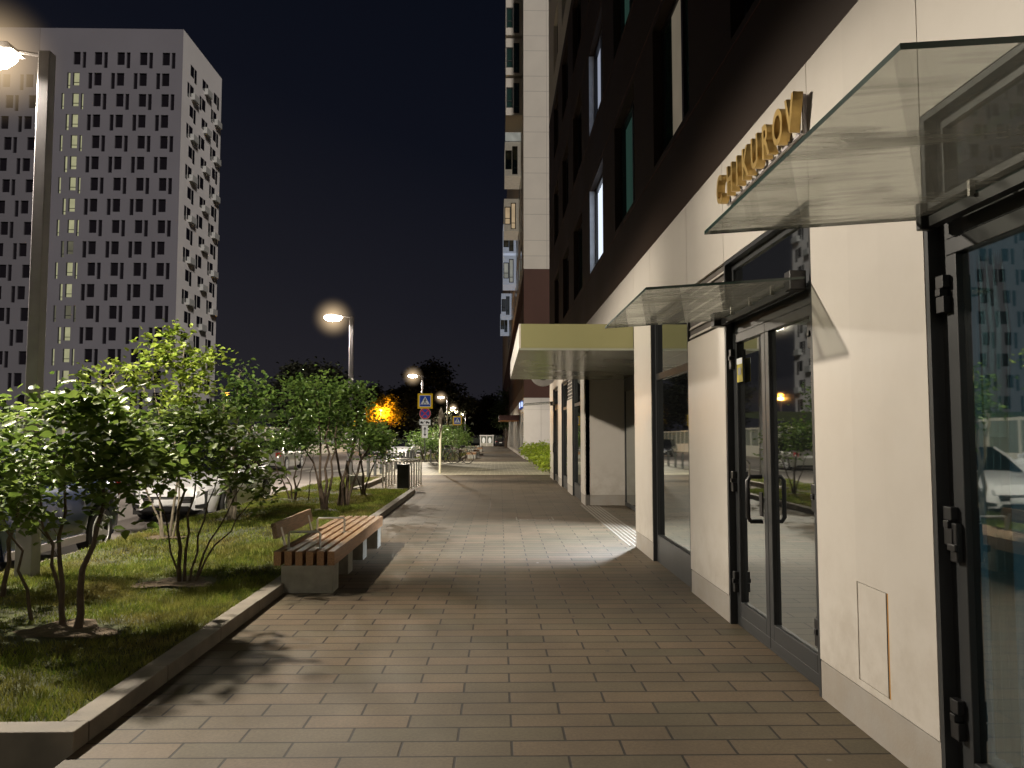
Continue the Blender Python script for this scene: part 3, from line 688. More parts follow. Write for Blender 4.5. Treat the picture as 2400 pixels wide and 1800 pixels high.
# green canopy over the recess
gc = MB(O1); gc.box(.37, BX - .003, 11.0, 11.03, 2.83, 3.18); cn = gc.build('entrance_canopy', K['olive'], B1)
gs = MB(O1); gs.box(.345, .37, 11.0, 17.1, 2.83, 3.18); gs.box(.37, BX - .003, 11.03, 17.1, 3.14, 3.17); gs.box(.37, BX - .003, 17.07, 17.1, 2.83, 3.14); gs.build('side_fascia', K['cream'], cn)
gs = MB(O1); gs.box(.345, 1.35, 11.0, 17.1, 2.80, 2.827); gs.box(1.356, 2.86, 11.0, 17.19, 2.80, 2.827); gs.build('soffit', K['soffit'], cn)
# glass canopies on clamps
def glass_canopy(y0, y1, name='glass_canopy', near=False):
    c = MB(O1); x0, x1 = .96, 1.985; za, zb = 2.525, 2.60; t = .017
    P = [(x0, y0, za), (x1, y0, zb), (x1, y1, zb), (x0, y1, za)]; Q = [(x, y, z + t) for x, y, z in P]
    c.add(P + Q, [(0, 3, 2, 1), (4, 5, 6, 7)]); c.cur = 1
    c.add(P + Q, [(0, 1, 5, 4), (1, 2, 6, 5), (2, 3, 7, 6), (3, 0, 4, 7)])
    o = c.build(name, [K['canopy'], K['glassedge']], B1)
    r = MB(O1); r.box(BX - .05, BX - .002, y0 + .02, y1 - .02, 2.545, 2.59); r.box(BX - .05, BX - .002, y0 + .02, y1 - .02, 2.625, 2.655); r.build('clamp_rail', K['black'], o)
    for y in (y0 + .06, y1 - .06):
        b = MB(O1); q_ = .02 if near else .05; b.box(BX - .06 - q_, BX - .003, y - q_, y + q_, 2.535, 2.66); b.build('bracket', K['black'], o, bevel=.006)
    for f in (.25, .5, .75):
        b = MB(O1); y = y0 + (y1 - y0) * f; b.box(BX - .075, BX - .052, y - .008, y + .008, 2.58, 2.645); b.build('clamp', K['steel'], o)
glass_canopy(1.75, 3.46, near=True); glass_canopy(4.83, 6.66); glass_canopy(24.5, 26.3)

# ------------------------------------------------------------------ signs on the near building
def text_mesh(txt, size, extrude):
    cu = bpy.data.curves.new('lettering', 'FONT'); cu.body = txt; cu.size = size; cu.extrude = extrude; cu.align_x = 'CENTER'; cu.offset = .006 * size / .3
    o = bpy.data.objects.new('lettering', cu); col.objects.link(o)
    bpy.context.view_layer.update()
    me = bpy.data.meshes.new_from_object(o.evaluated_get(bpy.context.evaluated_depsgraph_get()))
    bpy.data.objects.remove(o); bpy.data.curves.remove(cu)
    return me
SG = thing('shop_sign', 'gold three-dimensional letters CHIKUROV on a pale rail above the glass door', 'sign', (1.9, 5.4, 3.43))
pos = [6.20, 5.92, 5.73, 5.55, 5.34, 5.12, 4.89, 4.685]
Mrot = Matrix(((0, 0, -1), (-1, 0, 0), (0, 1, 0)))   # text x -> -Y, text y -> Z, text z -> -X
for ch, y in zip('CHIKUROV', pos):
    me = text_mesh(ch, .328, .033)
    for v in me.vertices:
        p = Mrot @ v.co; v.co = Vector((p.x + .026, p.y * .70 + y * 1.025 - 5.4, p.z + .125))
    me.materials.clear(); me.materials.append(K['gold']); me.name = 'letter'
    o = bpy.data.objects.new('letter', me); col.objects.link(o); o.parent = SG
fr = MB((1.9, 5.4, 3.43))
for zz in (3.54, 3.75): fr.box(1.968, 1.99, 4.78, 6.38, zz, zz + .018)
fr.box(1.968, 1.99, 4.76, 4.78, 3.525, 3.785)
for y in np.linspace(4.82, 6.3, 10): fr.box(1.955, 1.968, y - .006, y + .006, 3.543, 3.554); fr.box(1.955, 1.968, y - .006, y + .006, 3.754, 3.765)
fr.build('mounting_rail', K['palerail'], SG)
RS = thing('round_sign', 'white round projecting sign on the facade beyond the green canopy', 'sign', (BX, 22.6, 3.35))
d = MB((BX, 22.6, 3.35)); Mx = Matrix.Translation((1.42, 22.6, 3.35)) @ Matrix.Rotation(R(90), 4, 'X')
d.lathe([(0, -.05), (.36, -.05), (.38, -.03), (.38, .03), (.36, .05), (0, .05)], 28, Mx); d.build('disc', K['whitepaint'], RS, smooth=True)
d = MB((BX, 22.6, 3.35)); Mx = Matrix.Translation((1.42, 22.545, 3.35)) @ Matrix.Rotation(R(90), 4, 'X')
d.lathe([(0, .004), (.20, .004), (.20, -.003), (0, -.003)], 24, Mx); d.build('emblem', K['joint'], RS)
d = MB((BX, 22.6, 3.35)); d.box(1.80, 1.998, 22.58, 22.62, 3.33, 3.37); d.build('bracket', K['whitepaint'], RS)

# ------------------------------------------------------------------ second building
B2 = thing('apartment_building', 'white apartment block with bay windows beyond the gap on the right', 'building', (2, 53, 0)); O2 = (2, 53, 0)
def py2(x, z, d=0.): return (x, 53 + d, z)
def px2(y, z, d=0.): return (2 + d, y, z)
w = MB(O2); w.box(2.0, 16, 53, 53.3, -2, 4.0)
sf = [(y, y + 2.6) for y in np.arange(54.0, 110, 3.6)]
facade(w, px2, 53.3, 200, -2, 4.0, [(a, b, .25 + zg(a), 3.1) for a, b in sf], .06)
w.build('ground_floor_wall', K['cream'], B2)
jn = MB(O2)
for x in (3.18,): jn.box(x - .008, x + .008, 52.994, 52.9995, -.5, 3.99)
jn.box(2.0, 16, 52.994, 52.9993, 3.18, 3.195)
for k in range(16):
    zz = 13.9 + 2.95 * k
    for q in (0, 1.1): jn.box(2.0, 16, 52.994, 52.9993, zz + q, zz + q + .03)
jn.box(3.6, 3.63, 52.993, 52.999, 13.0, 42)
jn.build('panel_joint', K['plinth'], B2)
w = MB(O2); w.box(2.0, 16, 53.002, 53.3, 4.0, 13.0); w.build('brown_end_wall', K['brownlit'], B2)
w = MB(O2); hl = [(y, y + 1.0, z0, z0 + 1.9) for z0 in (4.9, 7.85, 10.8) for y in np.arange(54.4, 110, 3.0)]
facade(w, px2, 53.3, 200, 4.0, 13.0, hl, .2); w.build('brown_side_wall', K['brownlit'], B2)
w = MB(O2); w.box(1.99, 16, 52.998, 200, 13.0, 42); w.build('white_tower_wall', K['white'], B2)
for a, b in sf[:14]:
    f = MB(O2); rect_frame(f, 2.02, 2.1, a, b, .25 + zg(a), 3.1, .08); o = f.build('shop_window', K['frame'], B2)
    p = MB(O2); p.box(2.04, 2.06, a + .08, b - .08, .33 + zg(a), 3.02); p.build('pane', K['darkglass'], o)
for h in hl[:36]:
    p = MB(O2); p.box(2.15, 2.17, h[0], h[1], h[2], h[3]); p.build('window', K['upglass'], B2)
for y in np.arange(57, 120, 4.2):
    for z0 in (13.9, 16.85, 19.8):
        p = MB(O2); p.box(1.972, 1.988, y, y + 1.3, z0, z0 + 1.8); p.build('upper_window', K['upglass'], B2)
def bay(y0, z0, lit=None, d=3.2, h=2.75):
    x0 = .76; b = MB(O2)
    fn = lambda x, z, q=0.: (x, y0 + q, z)
    hs = [(x0 + .03, x0 + .54, z0 + .55, z0 + 2.08), (x0 + .56, x0 + .99, z0 + .16, z0 + 2.42)]
    facade(b, fn, x0, 1.985, z0, z0 + h, hs, .12)
    b.quad((x0, y0, z0), (1.985, y0, z0), (1.985, y0 + d, z0), (x0, y0 + d, z0)); b.quad((x0, y0, z0 + h), (1.985, y0, z0 + h), (1.985, y0 + d, z0 + h), (x0, y0 + d, z0 + h))
    facade(b, lambda y, z, q=0.: (x0 + q, y, z), y0, y0 + d, z0, z0 + h, [(y0 + .1, y0 + d - .5, z0 + .6, z0 + 2.2)], .1); b.quad((x0, y0 + d, z0), (1.985, y0 + d, z0), (1.985, y0 + d, z0 + h), (x0, y0 + d, z0 + h))
    o = b.build('bay_window', K['bayglowcold'] if y0 > 70 else (K['bayglowwarm'] if y0 > 55 else K['white']), B2)
    for a, c, e, g_ in hs:
        f = MB(O2); fw_ = .07
        f.box(a, c, y0 + .03, y0 + .1, e, e + fw_); f.box(a, c, y0 + .03, y0 + .1, g_ - fw_, g_); f.box(a, a + fw_, y0 + .03, y0 + .1, e, g_); f.box(c - fw_, c, y0 + .03, y0 + .1, e, g_); f.box(a, c, y0 + .03, y0 + .1, e + .5, e + .55)
        f.build('frame', K['black'], o)
        p = MB(O2); p.box(a + fw_, c - fw_, y0 + .06, y0 + .075, e + fw_, g_ - fw_); p.build('pane', K[lit or 'upglass2'], o)
        if lit: pass
    p = MB(O2); p.box(x0 + .05, x0 + .07, y0 + .1, y0 + d - .5, z0 + .6, z0 + 2.2); p.build('side_pane', K['upglass2'], o)
for y0, z0, lit in [(54.5, 27.6, None), (54.5, 24.6, None), (59, 21.6, None), (64, 18.6, 'litroom'), (72, 15.6, 'litroom2'), (92, 15.6, None), (108, 15.6, None), (54.5, 30.6, None), (72, 18.6, None)]:
    bay(y0, z0, lit)
p = MB(O2); p.box(.78, 1.985, 58.85, 58.9, 24.36, 25.3); p.build('lit_balcony_wall', K['litroom2'], B2)
cn = MB(O2); cn.box(.36, 1.985, 63, 63.05, 2.85 + zg(63), 3.3 + zg(63)); cn.box(.34, .36, 63, 69, 2.85 + zg(63), 3.3 + zg(63)); c2 = cn.build('entrance_canopy', K['chestnut'], B2)
cn = MB(O2); cn.box(.34, 1.985, 63, 69, 2.82 + zg(63), 2.848 + zg(63)); cn.build('soffit', K['orange'], c2)
BS = thing('shop_sign', 'small blue and white box sign low on the far white facade', 'sign', (2, 56, 3.6))
d = MB((2, 56, 3.6)); d.box(1.82, 1.985, 54.3, 58.5, 3.35, 3.85); d.build('sign_box', K['signblue'], BS, bevel=.01)
d = MB((2, 56, 3.6)); d.box(1.81, 1.818, 55.2, 57.4, 3.42, 3.78); d.box(1.87, 1.95, 54.29, 54.298, 3.42, 3.78); d.build('sign_panel', K['litsign'], BS)

# ------------------------------------------------------------------ tower on the left
def tower():
    tw = thing('apartment_tower', 'tall pale tower block with paired dark windows and a lit stair column', 'building', (-54.8, 110, 0)); O = (-54.8, 110, 0)
    X0, X1 = -45.55, -64.0; ZT = 60.4
    F = lambda x, z, q=0.: (x, 110 + q, z); S = lambda y, z, q=0.: (X0 - q * .2, y, z)
    hf = []; hsd = []; main = []; slit = []; litm = []; lits = []; sidew = []
    for r in range(18):
        zt = 56.85 - 3.1 * r; zb = zt - 1.9; odd = r % 2
        for c in range(4):
            xc = -48.5 - 3.25 * c
            main.append((xc, xc + 1.08, zb, zt))
            slit.append((xc + 1.33, xc + 1.88, zb - .48, zt) if not odd else (xc - .82, xc - .25, zb - .48, zt))
        xc = -61.28
        if r == 0: main.append((xc, xc + 1.0, zb, zt)); slit.append((xc + 1.3, xc + 1.8, zb - .48, zt)); continue
        litm.append((xc, xc + .95, zb, zt, r in (9, 12)))
        if odd: lits.append((xc - .82, xc - .35, zb - .45, zt, r in (9, 12)))
        else: lits.append((xc + 1.25, xc + 1.62, zb - .45, zt, r in (9, 12))); lits.append((xc - 1.55, xc - 1.15, zb - .45, zt, r in (9, 12)))
    for r in range(18):
        zt = 56.6 - 3.1 * r; odd = r % 2
        for c, y in enumerate((112.9, 117.6, 122.4)):
            yy = y - (1.0 if odd else 0.)
            if odd: sidew += [(yy, yy + .8, zt - 2.2, zt), (yy + .95, yy + 2.4, zt - 1.8, zt)]
            else: sidew += [(yy, yy + 1.4, zt - 1.7, zt), (yy + 1.5, yy + 2.4, zt - 2.2, zt)]
    b = MB(O)
    facade(b, F, X1, X0, -3, ZT, main + slit + [q[:4] for q in litm + lits], .22)
    b.build('front_wall', K['towershadefront'], tw)
    b = MB(O); facade(b, S, 110, 125.8, -3, ZT, sidew, .04)
    b.quad((X1, 110, ZT), (X0, 110, ZT), (X0, 125.8, ZT), (X1, 125.8, ZT)); b.quad((X1, 125.8, -3), (X0, 125.8, -3), (X0, 125.8, ZT), (X1, 125.8, ZT))
    b.build('side_wall', K['towerlitside'], tw)
    def pane(lst, name, m, f):
        for q in lst:
            p = MB(O); p.quad(f(q[0], q[2], .2), f(q[1], q[2], .2), f(q[1], q[3], .2), f(q[0], q[3], .2)); p.build(name, m, tw)
    pane(main, 'window', K['towerglass'], F); pane(slit, 'slit_window', K['towerglass'], F)
    sideA = sidew[:100]; pane(sideA, 'side_window', K['towerglass'], S)
    p = MB(O)
    for q in sidew[100:]: p.quad(S(q[0], q[2], .2), S(q[1], q[2], .2), S(q[1], q[3], .2), S(q[0], q[3], .2))
    p.build('side_window', K['towerglass'], tw, kind='stuff')
    for q in litm + lits:
        p = MB(O); p.quad(F(q[0], q[2], .2), F(q[1], q[2], .2), F(q[1], q[3], .2), F(q[0], q[3], .2))
        o = p.build('stair_window', K['litdim'] if q[4] else K['litwarm'], tw)
        p = MB(O); t = .06
        for a in ((q[0], q[0] + t * 2, q[2], q[3]), (q[1] - t, q[1], q[2], q[3]), (q[0] + t * 2, q[1] - t, q[2] + .45, q[2] + .53)): p.box(a[0], a[1], 110.1, 110.18, a[2], a[3])
        p.build('frame', K['frame'], o)
    for r in range(18):
        for c, y in enumerate((112.9, 117.6, 122.4)):
            if (r + c) % 2: 
                zt = 56.6 - 3.1 * r; p = MB(O); yy = y + (.5 if r % 2 else .9)
                p.box(X0 + .003, X0 + .55, yy, yy + 2.0, zt - 2.1, zt - 1.15); p.build('balcony', K['balcglass'], tw)
    j = MB(O); j.box(-66.2, X1 - .003, 110.03, 125, -3, ZT); j.build('plain_strip', K['towershadefront'], tw)
    wg = thing('apartment_wing', 'grey block at the left edge behind the first street lamp', 'building', (-74, 110, 0)); O = (-74, 110, 0)
    b = MB(O); hh = []
    for r in range(18):
        zt = 53.4 - 3.1 * r
        for c in range(5):
            xc = -68.0 - 3.3 * c + (.55 if r % 2 else 0)
            hh.append((xc, xc + 1.08, zt - 1.9, zt, 'window')); hh.append((xc + (-.85 if not r % 2 else 1.3), xc + (-.3 if not r % 2 else 1.85), zt - 2.35, zt, 'slit_window'))
    facade(b, F, -86, -66.21, -3, ZT, [h[:4] for h in hh], .22); b.quad((-86, 110, ZT), (-66.21, 110, ZT), (-66.21, 125, ZT), (-86, 125, ZT)); b.build('wall', mat('wing_render', (.140, .132, .150), .8, var=.06, scale=.15), wg)
    for q in hh:
        p = MB(O); p.quad(F(q[0], q[2], .2), F(q[1], q[2], .2), F(q[1], q[3], .2), F(q[0], q[3], .2)); p.build(q[4], K['towerglass'], wg)
tower()
# low wall, bank and hoarding before the tower
sheet_b = MB(); sheet_b.quad((-90, 60, 1.9), (-24, 60, 1.9), (-24, 109.9, 4.6), (-90, 109.9, 4.6)); struct(sheet_b, 'grass_bank', mat('bank_grass', (.05, .075, .02), .95, var=.3, scale=2, bump=.5, bscale=8))
rw = MB((-57, 60, 0)); rw.box(-90, -24, 59.7, 60, -1.2, 2.1); o = rw.build('retaining_wall', K['fence'], bevel=.02); o.location = (-57, 60, 0); tag(o, 'long pale retaining wall below the grass bank of the tower', 'wall')
FN = thing('hoarding', 'long pale fence of framed panels behind the cars across the road', 'fence', (-16.6, 60, 0)); O = (-16.6, 60, 0)
fr = MB(O); gl = MB(O)
for k in range(48):
    y = 12 + 2 * k; zz = zg(y) - .1
    fr.box(-16.66, -16.54, y - .06, y + .06, zz - .3, zz + 2.35); fr.box(-16.63, -16.57, y + .06, y + 1.94, zz - .2, zz + .9); fr.box(-16.65, -16.55, y + .06, y + 1.94, zz + 2.2, zz + 2.32)
    gl.box(-16.61, -16.59, y + .06, y + 1.94, zz + .9, zz + 2.2)
fr.build('frame', K['fence'], FN); gl.build('panels', K['hoardglass'], FN)
# far lit block and pavilion and kiosk
FB = thing('distant_block', 'far dark block of flats with a few lit windows above the trees', 'building', (-14, 480, 0)); O = (-14, 480, 0)
b = MB(O); b.box(-22, -12, 480, 492, -3, 21.5); b.build('wall', mat('distant_wall', (.05, .035, .035), .9), FB)
for (dx, z_) in [(0, 20), (1.5, 20.2), (2.6, 19.9), (0, 18.4), (0, 17), (1.6, 17.1), (2.7, 17.3), (0, 15.6), (-2.6, 16.8), (5, 16.2), (0, 14.4)]:
    p = MB(O); p.box(-18.6 + dx, -17.9 + dx, 479.9, 479.96, z_, z_ + .8); p.build('lit_window', K['litroom'], FB)
def pavilion(name, label, cat, x0, x1, y0, y1, zb, h, panes, bright):
    t = thing(name, label, cat, ((x0 + x1) / 2, y0, zb)); O = ((x0 + x1) / 2, y0, zb)
    f = MB(O); n = panes
    for k in range(n + 1):
        x = x0 + (x1 - x0) * k / n
        f.box(x - .08, x + .08, y0, y0 + .12, zb, zb + h - .18)
        f.box(x - .08, x + .08, y1 - .12, y1, zb, zb + h - .18)
    f.build('frame', K['whitepaint'], t)
    r = MB(O); r.box(x0 - .2, x1 + .2, y0 - .2, y1 + .2, zb + h - .18, zb + h); r.build('roof', K['whitepaint'], t)
    wl = MB(O); wl.box(x0, x1, y0 + .03, y0 + .09, zb, zb + h * .3); wl.box(x0 + .05, x1 - .05, y1 - .08, y1 - .04, zb, zb + h - .18); wl.build('wall_panel', K['fence'], t)
    for k in range(n):
        a = x0 + (x1 - x0) * k / n + .08; c = x0 + (x1 - x0) * (k + 1) / n - .08
        p = MB(O); p.box(a, c, y0 + .05, y0 + .06, zb + h * .3, zb + h - .18); p.build('pane', K['hoardglass'], t)
        if bright:
            p = MB(O); pts = [(a + (c - a) * (.5 + .3 * math.cos(q * .5236)), y0 - .003, zb + .5 + .55 * (1 + math.sin(q * .5236))) for q in range(12)]
            p.poly(pts); p.build('poster_shape', K['signwhite'], t)
    return t
pavilion('pavilion', 'low white glazed pavilion beyond the parked cars left of the crossing sign', 'pavilion', -19.3, -13.4, 150, 154, -1.0, 2.95, 4, False)
pavilion('kiosk', 'small white glazed kiosk at the far end of the pavement', 'kiosk', -2.6, -.35, 140, 143, zg(140), 2.0, 2, True)
fl = thing('feather_flag', 'thin pale feather flag standing far behind the crossing', 'flag', (-18, 120, zg(120)))
f = MB(); f.tube([(0, 0, 0), (.0, 0, 3.4), (.1, 0, 5.2), (.5, 0, 5.9)], .03, 6); f.build('pole', K['alu'], fl)
f = MB(); f.poly([(.03, .04, 1.6), (.5, .04, 1.7), (.62, .04, 3.6), (.55, .04, 5.8), (.12, .04, 5.2)]); f.build('banner', K['palerail'], fl)

# ------------------------------------------------------------------ lamps
LC = (1.0, .89, .735)
def spot(name, loc, parent, power, color, size=168, blend=.14, rot=(0, 0, 0), rad=.13):
    l = bpy.data.lights.new(name, 'SPOT'); l.energy = power; l.color = color; l.spot_size = R(size); l.spot_blend = blend; l.shadow_soft_size = rad
    o = bpy.data.objects.new(name, l); col.objects.link(o); o.location = loc; o.rotation_euler = rot
    if parent: o.parent = parent
    return o
def make_lamp(loc, label, power, h=5.42):
    t = thing('street_lamp', label, 'street lamp', loc, 0, 'street lamps along the pavement')
    p = MB(); p.box(-.085, .085, -.085, .085, -.5, 1.05); p.build('base_section', K['lampgrey'], t, bevel=.008)
    p = MB(); p.box(-.062, .062, -.062, .062, 1.05, h); p.build('post', K['lampgrey'], t, bevel=.008)
    p = MB(); p.tube([(-.062, 0, h - .03), (-.24, 0, h + .0), (-.36, 0, h + .02)], .022, 8); p.build('arm', K['lampgrey'], t, smooth=True)
    p = MB(); p.prism([(-.30, -.13, h - .01), (-.34, -.15, h + .055), (-.86, -.12, h + .075), (-.90, -.10, h + .015)], (0, .26, 0)); hd = p.build('lamp_head', K['lampgrey'], t, bevel=.006)
    p = MB(); vs = []
    for (k_, zz) in ((1., h - .012), (.97, h - .07), (.72, h - .135), (.0, h - .155)):
        for q_ in range(14): a_ = 2 * math.pi * q_ / 14; vs.append((-.62 + .30 * k_ * math.cos(a_), .17 * k_ * math.sin(a_), zz))
    p.add(vs, [(i_ * 14 + q_, i_ * 14 + (q_ + 1) % 14, (i_ + 1) * 14 + (q_ + 1) % 14, (i_ + 1) * 14 + q_) for i_ in range(3) for q_ in range(14)])
    p.build('diffuser', K['lampemit'], hd, smooth=True)
    spot('lamp_light', (-.62, 0, h - .27), t, power, LC)
    p = MB(); p.lathe([(.0, -.8)] + [(.8 * math.cos(a_), .8 * math.sin(a_)) for a_ in np.linspace(-1.4, 1.4, 13)] + [(0, .8)], 20, Matrix.Translation((-.62, 0, h - .05))); p.build('painted_halo', K['halo'], hd, smooth=True)  # added glow sphere, emits by itself and scatters no lamp light
    return t
LP = 3800
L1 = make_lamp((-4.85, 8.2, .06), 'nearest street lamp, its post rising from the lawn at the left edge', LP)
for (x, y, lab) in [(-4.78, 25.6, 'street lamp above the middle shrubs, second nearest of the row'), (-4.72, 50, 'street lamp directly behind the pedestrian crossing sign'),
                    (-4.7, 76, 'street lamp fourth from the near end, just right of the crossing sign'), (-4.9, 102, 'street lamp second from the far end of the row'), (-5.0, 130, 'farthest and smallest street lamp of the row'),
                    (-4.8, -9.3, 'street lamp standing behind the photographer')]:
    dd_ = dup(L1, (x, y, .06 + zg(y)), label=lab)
    if y < 0:
        for ch in kids(dd_):
            if ch.type == 'LIGHT': ch.data = ch.data.copy(); ch.data.energy = LP * .22
L1.location.z += .24
def sodium(loc, label, power, h=5.0, q=1.):
    t = thing('sodium_lamp', label, 'street lamp', loc)
    p = MB(); p.tube([(0, 0, 0), (0, 0, h)], [.07, .05], 10); p.build('post', K['lampgrey'], t, smooth=True)
    p = MB(); p.lathe([(0, h + .24 * q), (.2 * q, h + .2 * q), (.24 * q, h + .14 * q), (.05, h + .12 * q)], 16); p.build('hood', K['lampgrey'], t, smooth=True)
    p = MB(); p.lathe([(0, h - .12 * q), (.12 * q, h - .05 * q), (.17 * q, h + .05 * q), (0, h + .1 * q)], 14); p.build('lens', K['sodium'], t, smooth=True)
    l = bpy.data.lights.new('lamp_light', 'POINT'); l.energy = power; l.color = (1, .42, .06); l.shadow_soft_size = .2
    o = bpy.data.objects.new('lamp_light', l); col.objects.link(o); o.location = (0, 0, h - .25 * q); o.parent = t
sodium((-52, 150, -1.3), 'orange sodium lamp glowing through the left hand leaves', 3500, 10.2, 2.6)
sodium((-12.9, 87.4, -.6), 'orange sodium lamp hidden in the glowing yellow tree', 4200, 4.7)
dl = thing('downlight', 'cold white downlight in the entrance recess ceiling', 'light', (2.45, 11.9, 2.79))
p = MB(); p.lathe([(.07, 0), (.09, 0), (.09, -.03), (.07, -.03), (.06, -.01), (.07, 0)], 16); p.build('trim', K['steel'], dl)
p = MB(); p.lathe([(0, -.012), (.06, -.012)], 16); p.build('lens', K['downlight'], dl)
spot('lamp_light', (0, 0, -.06), dl, 1900, (.80, .89, 1.0), 84, .6, (0, R(27), 0), .06)

# ------------------------------------------------------------------ street furniture
def make_bench(loc, label):
    t = thing('bench', label, 'bench', loc, 0, 'slatted benches along the kerb')   # origin: near left corner of slats
    L = 3.35
    for k in range(6):
        x = k * .108
        b = MB(); b.cur = 0; b.box(x, x + .072, 0, L, .275, .415)
        b.cur = 1; b.box(x - .0005, x + .0725, -.0005, L, .414, .4165)
        b.build('slat', [K['wood'], K['woodtop']], t, bevel=.005)
    for (y0, y1, x0, x1) in ((.0, .28, .075, .60), (1.02, 1.3, .075, .56), (2.02, 2.30, .075, .56), (2.98, 3.26, .075, .60)):
        b = MB(); b.box(x0, x1, y0, y1, -.05, .275); b.build('concrete_block', K['concrete'], t, bevel=.008)
    b = MB(); b.obox((-.075, 1.05, .585), (.055, 1.55, .16), Matrix.Rotation(R(-12), 3, 'Y')); b.build('backrest', K['woodtop'], t, bevel=.006)
    for y in (.45, 1.65):
        b = MB(); b.obox((-.02, y, .46), (.012, .06, .30), Matrix.Rotation(R(-14), 3, 'Y')); b.build('backrest_strut', K['alu'], t)
    for y in (.22, 1.52):
        b = MB(); b.tube([(.09, y, .40), (.09, y, .565), (.105, y, .585), (.40, y, .585), (.415, y, .565), (.415, y, .40)], .012, 8); b.box(.06, .12, y - .03, y + .03, .4165, .422); b.box(.385, .445, y - .03, y + .03, .4165, .422); b.build('armrest', K['alu'], t, smooth=True)
    return t
BN = make_bench((-2.235, 7.93, 0), 'nearest slatted wooden bench on concrete blocks by the kerb')
for y, lab in ((53.5, 'first of the far benches beside the second planter'), (66, 'middle one of the far benches beside the second planter'), (82, 'farthest bench beside the second planter, toward the kiosk')):
    dup(BN, (-1.95, y, zg(y)), label=lab)
rk = thing('bike_rack', 'x', 'bike rack', (-3.2, 22.2, 0), 0, 'steel hoop bike racks by the litter bin')
b = MB(); W = .82; b.tube([(0, 0, -.05), (0, 0, .70), (.03, 0, .77), (.10, 0, .80), (W - .10, 0, .80), (W - .03, 0, .77), (W, 0, .70), (W, 0, -.05)], .024, 10); b.build('hoop', K['steel'], rk, smooth=True)
for x in (0, W):
    b = MB(); b.lathe([(.024, .012), (.06, .010), (.06, 0)], 14, Matrix.Translation((x, 0, 0))); b.build('foot_plate', K['steel'], rk)
rl = ['nearest steel hoop of the bike rack row behind the litter bin', 'second steel hoop of the row counted from the litter bin', 'middle steel hoop of the bike rack row of five', 'fourth steel hoop of the row counted from the litter bin', 'farthest steel hoop of the row behind the litter bin']
rk['label'] = rl[0]
for k in range(1, 5): dup(rk, (-3.2 + .025 * k, 22.2 + .45 * k, 0), label=rl[k])
hoops = [dup(rk, (-2.85, 42.6, zg(42.6)), label='steel hoop among the parked bicycles, left one'), dup(rk, (-2.15, 42.9, zg(42.9)), label='steel hoop among the parked bicycles, right one')]
for h_ in hoops: h_['group'] = 'steel hoops among the parked bicycles'
bn = thing('litter_bin', 'black square litter bin at the corner of the lawn', 'bin', (-2.52, 21.45, 0))
b = MB(); b.box(-.16, .16, -.16, .16, .04, .70); b.build('body', K['black'], bn, bevel=.012)
b = MB(); b.box(-.15, .15, -.15, .15, 0, .038); b.build('base', K['black'], bn)
b = MB(); b.box(-.17, .17, -.17, .17, .702, .742); b.box(-.168, -.15, -.168, .168, .66, .70); b.build('lid', K['frame'], bn, bevel=.006)
cb = thing('concrete_tub', 'round concrete tub on the grass behind the slender shrub', 'planter', (-3.95, 22.3, .05))
b = MB(); b.lathe([(0, .0), (.2, .0), (.22, .34), (.19, .35), (.17, .30), (0, .29)], 22); b.build('tub', K['concrete'], cb, smooth=True)
bo = thing('bollard', 'x', 'bollard', (-4.45, 27.3, 0), 0, 'metal bollards along the road edge')
b = MB(); b.tube([(0, 0, -.05), (0, 0, .72)], .055, 12); b.build('post', K['bollard'], bo, smooth=True)
b = MB(); b.lathe([(0, .755), (.03, .75), (.058, .725), (.058, .715), (0, .715)], 12); b.build('cap', K['black'], bo, smooth=True)
ords = ['second', 'third', 'fourth', 'fifth', 'sixth', 'seventh', 'eighth', 'ninth', 'tenth', 'eleventh']
bo['label'] = 'grey metal bollard nearest the lawn end of the road-edge row'
for k in range(1, 11): dup(bo, (-4.45 - .012 * k, 27.3 + 1.62 * k, zg(27.3 + 1.62 * k)), label=f'grey metal bollard, {ords[k-1]} from the lawn end of the road-edge row')
for k, (x, w_) in enumerate([(-5.05, 'left'), (-3.75, 'right')]): dup(bo, (x, 45.2, zg(45.2)), label=f'grey bollard standing just {w_} of the crossing sign post')

# signs ---------------------------------------------------------------------
def disc(mb, cx, cz, r, y, n=28, r0=0):
    if r0 == 0: mb.poly([(cx + r * math.cos(2 * math.pi * k / n), y, cz + r * math.sin(2 * math.pi * k / n)) for k in range(n)])
    else:
        for k in range(n):
            a, c = 2 * math.pi * k / n, 2 * math.pi * (k + 1) / n
            mb.quad((cx + r0 * math.cos(a), y, cz + r0 * math.sin(a)), (cx + r * math.cos(a), y, cz + r * math.sin(a)), (cx + r * math.cos(c), y, cz + r * math.sin(c)), (cx + r0 * math.cos(c), y, cz + r0 * math.sin(c)))
def bar(mb, p, q, w, y):
    p, q = Vector((p[0], 0, p[1])), Vector((q[0], 0, q[1])); d = (q - p).normalized(); n_ = Vector((-d.z, 0, d.x)) * w / 2
    mb.poly([(v.x, y, v.z) for v in (p - n_, q - n_, q + n_, p + n_)])
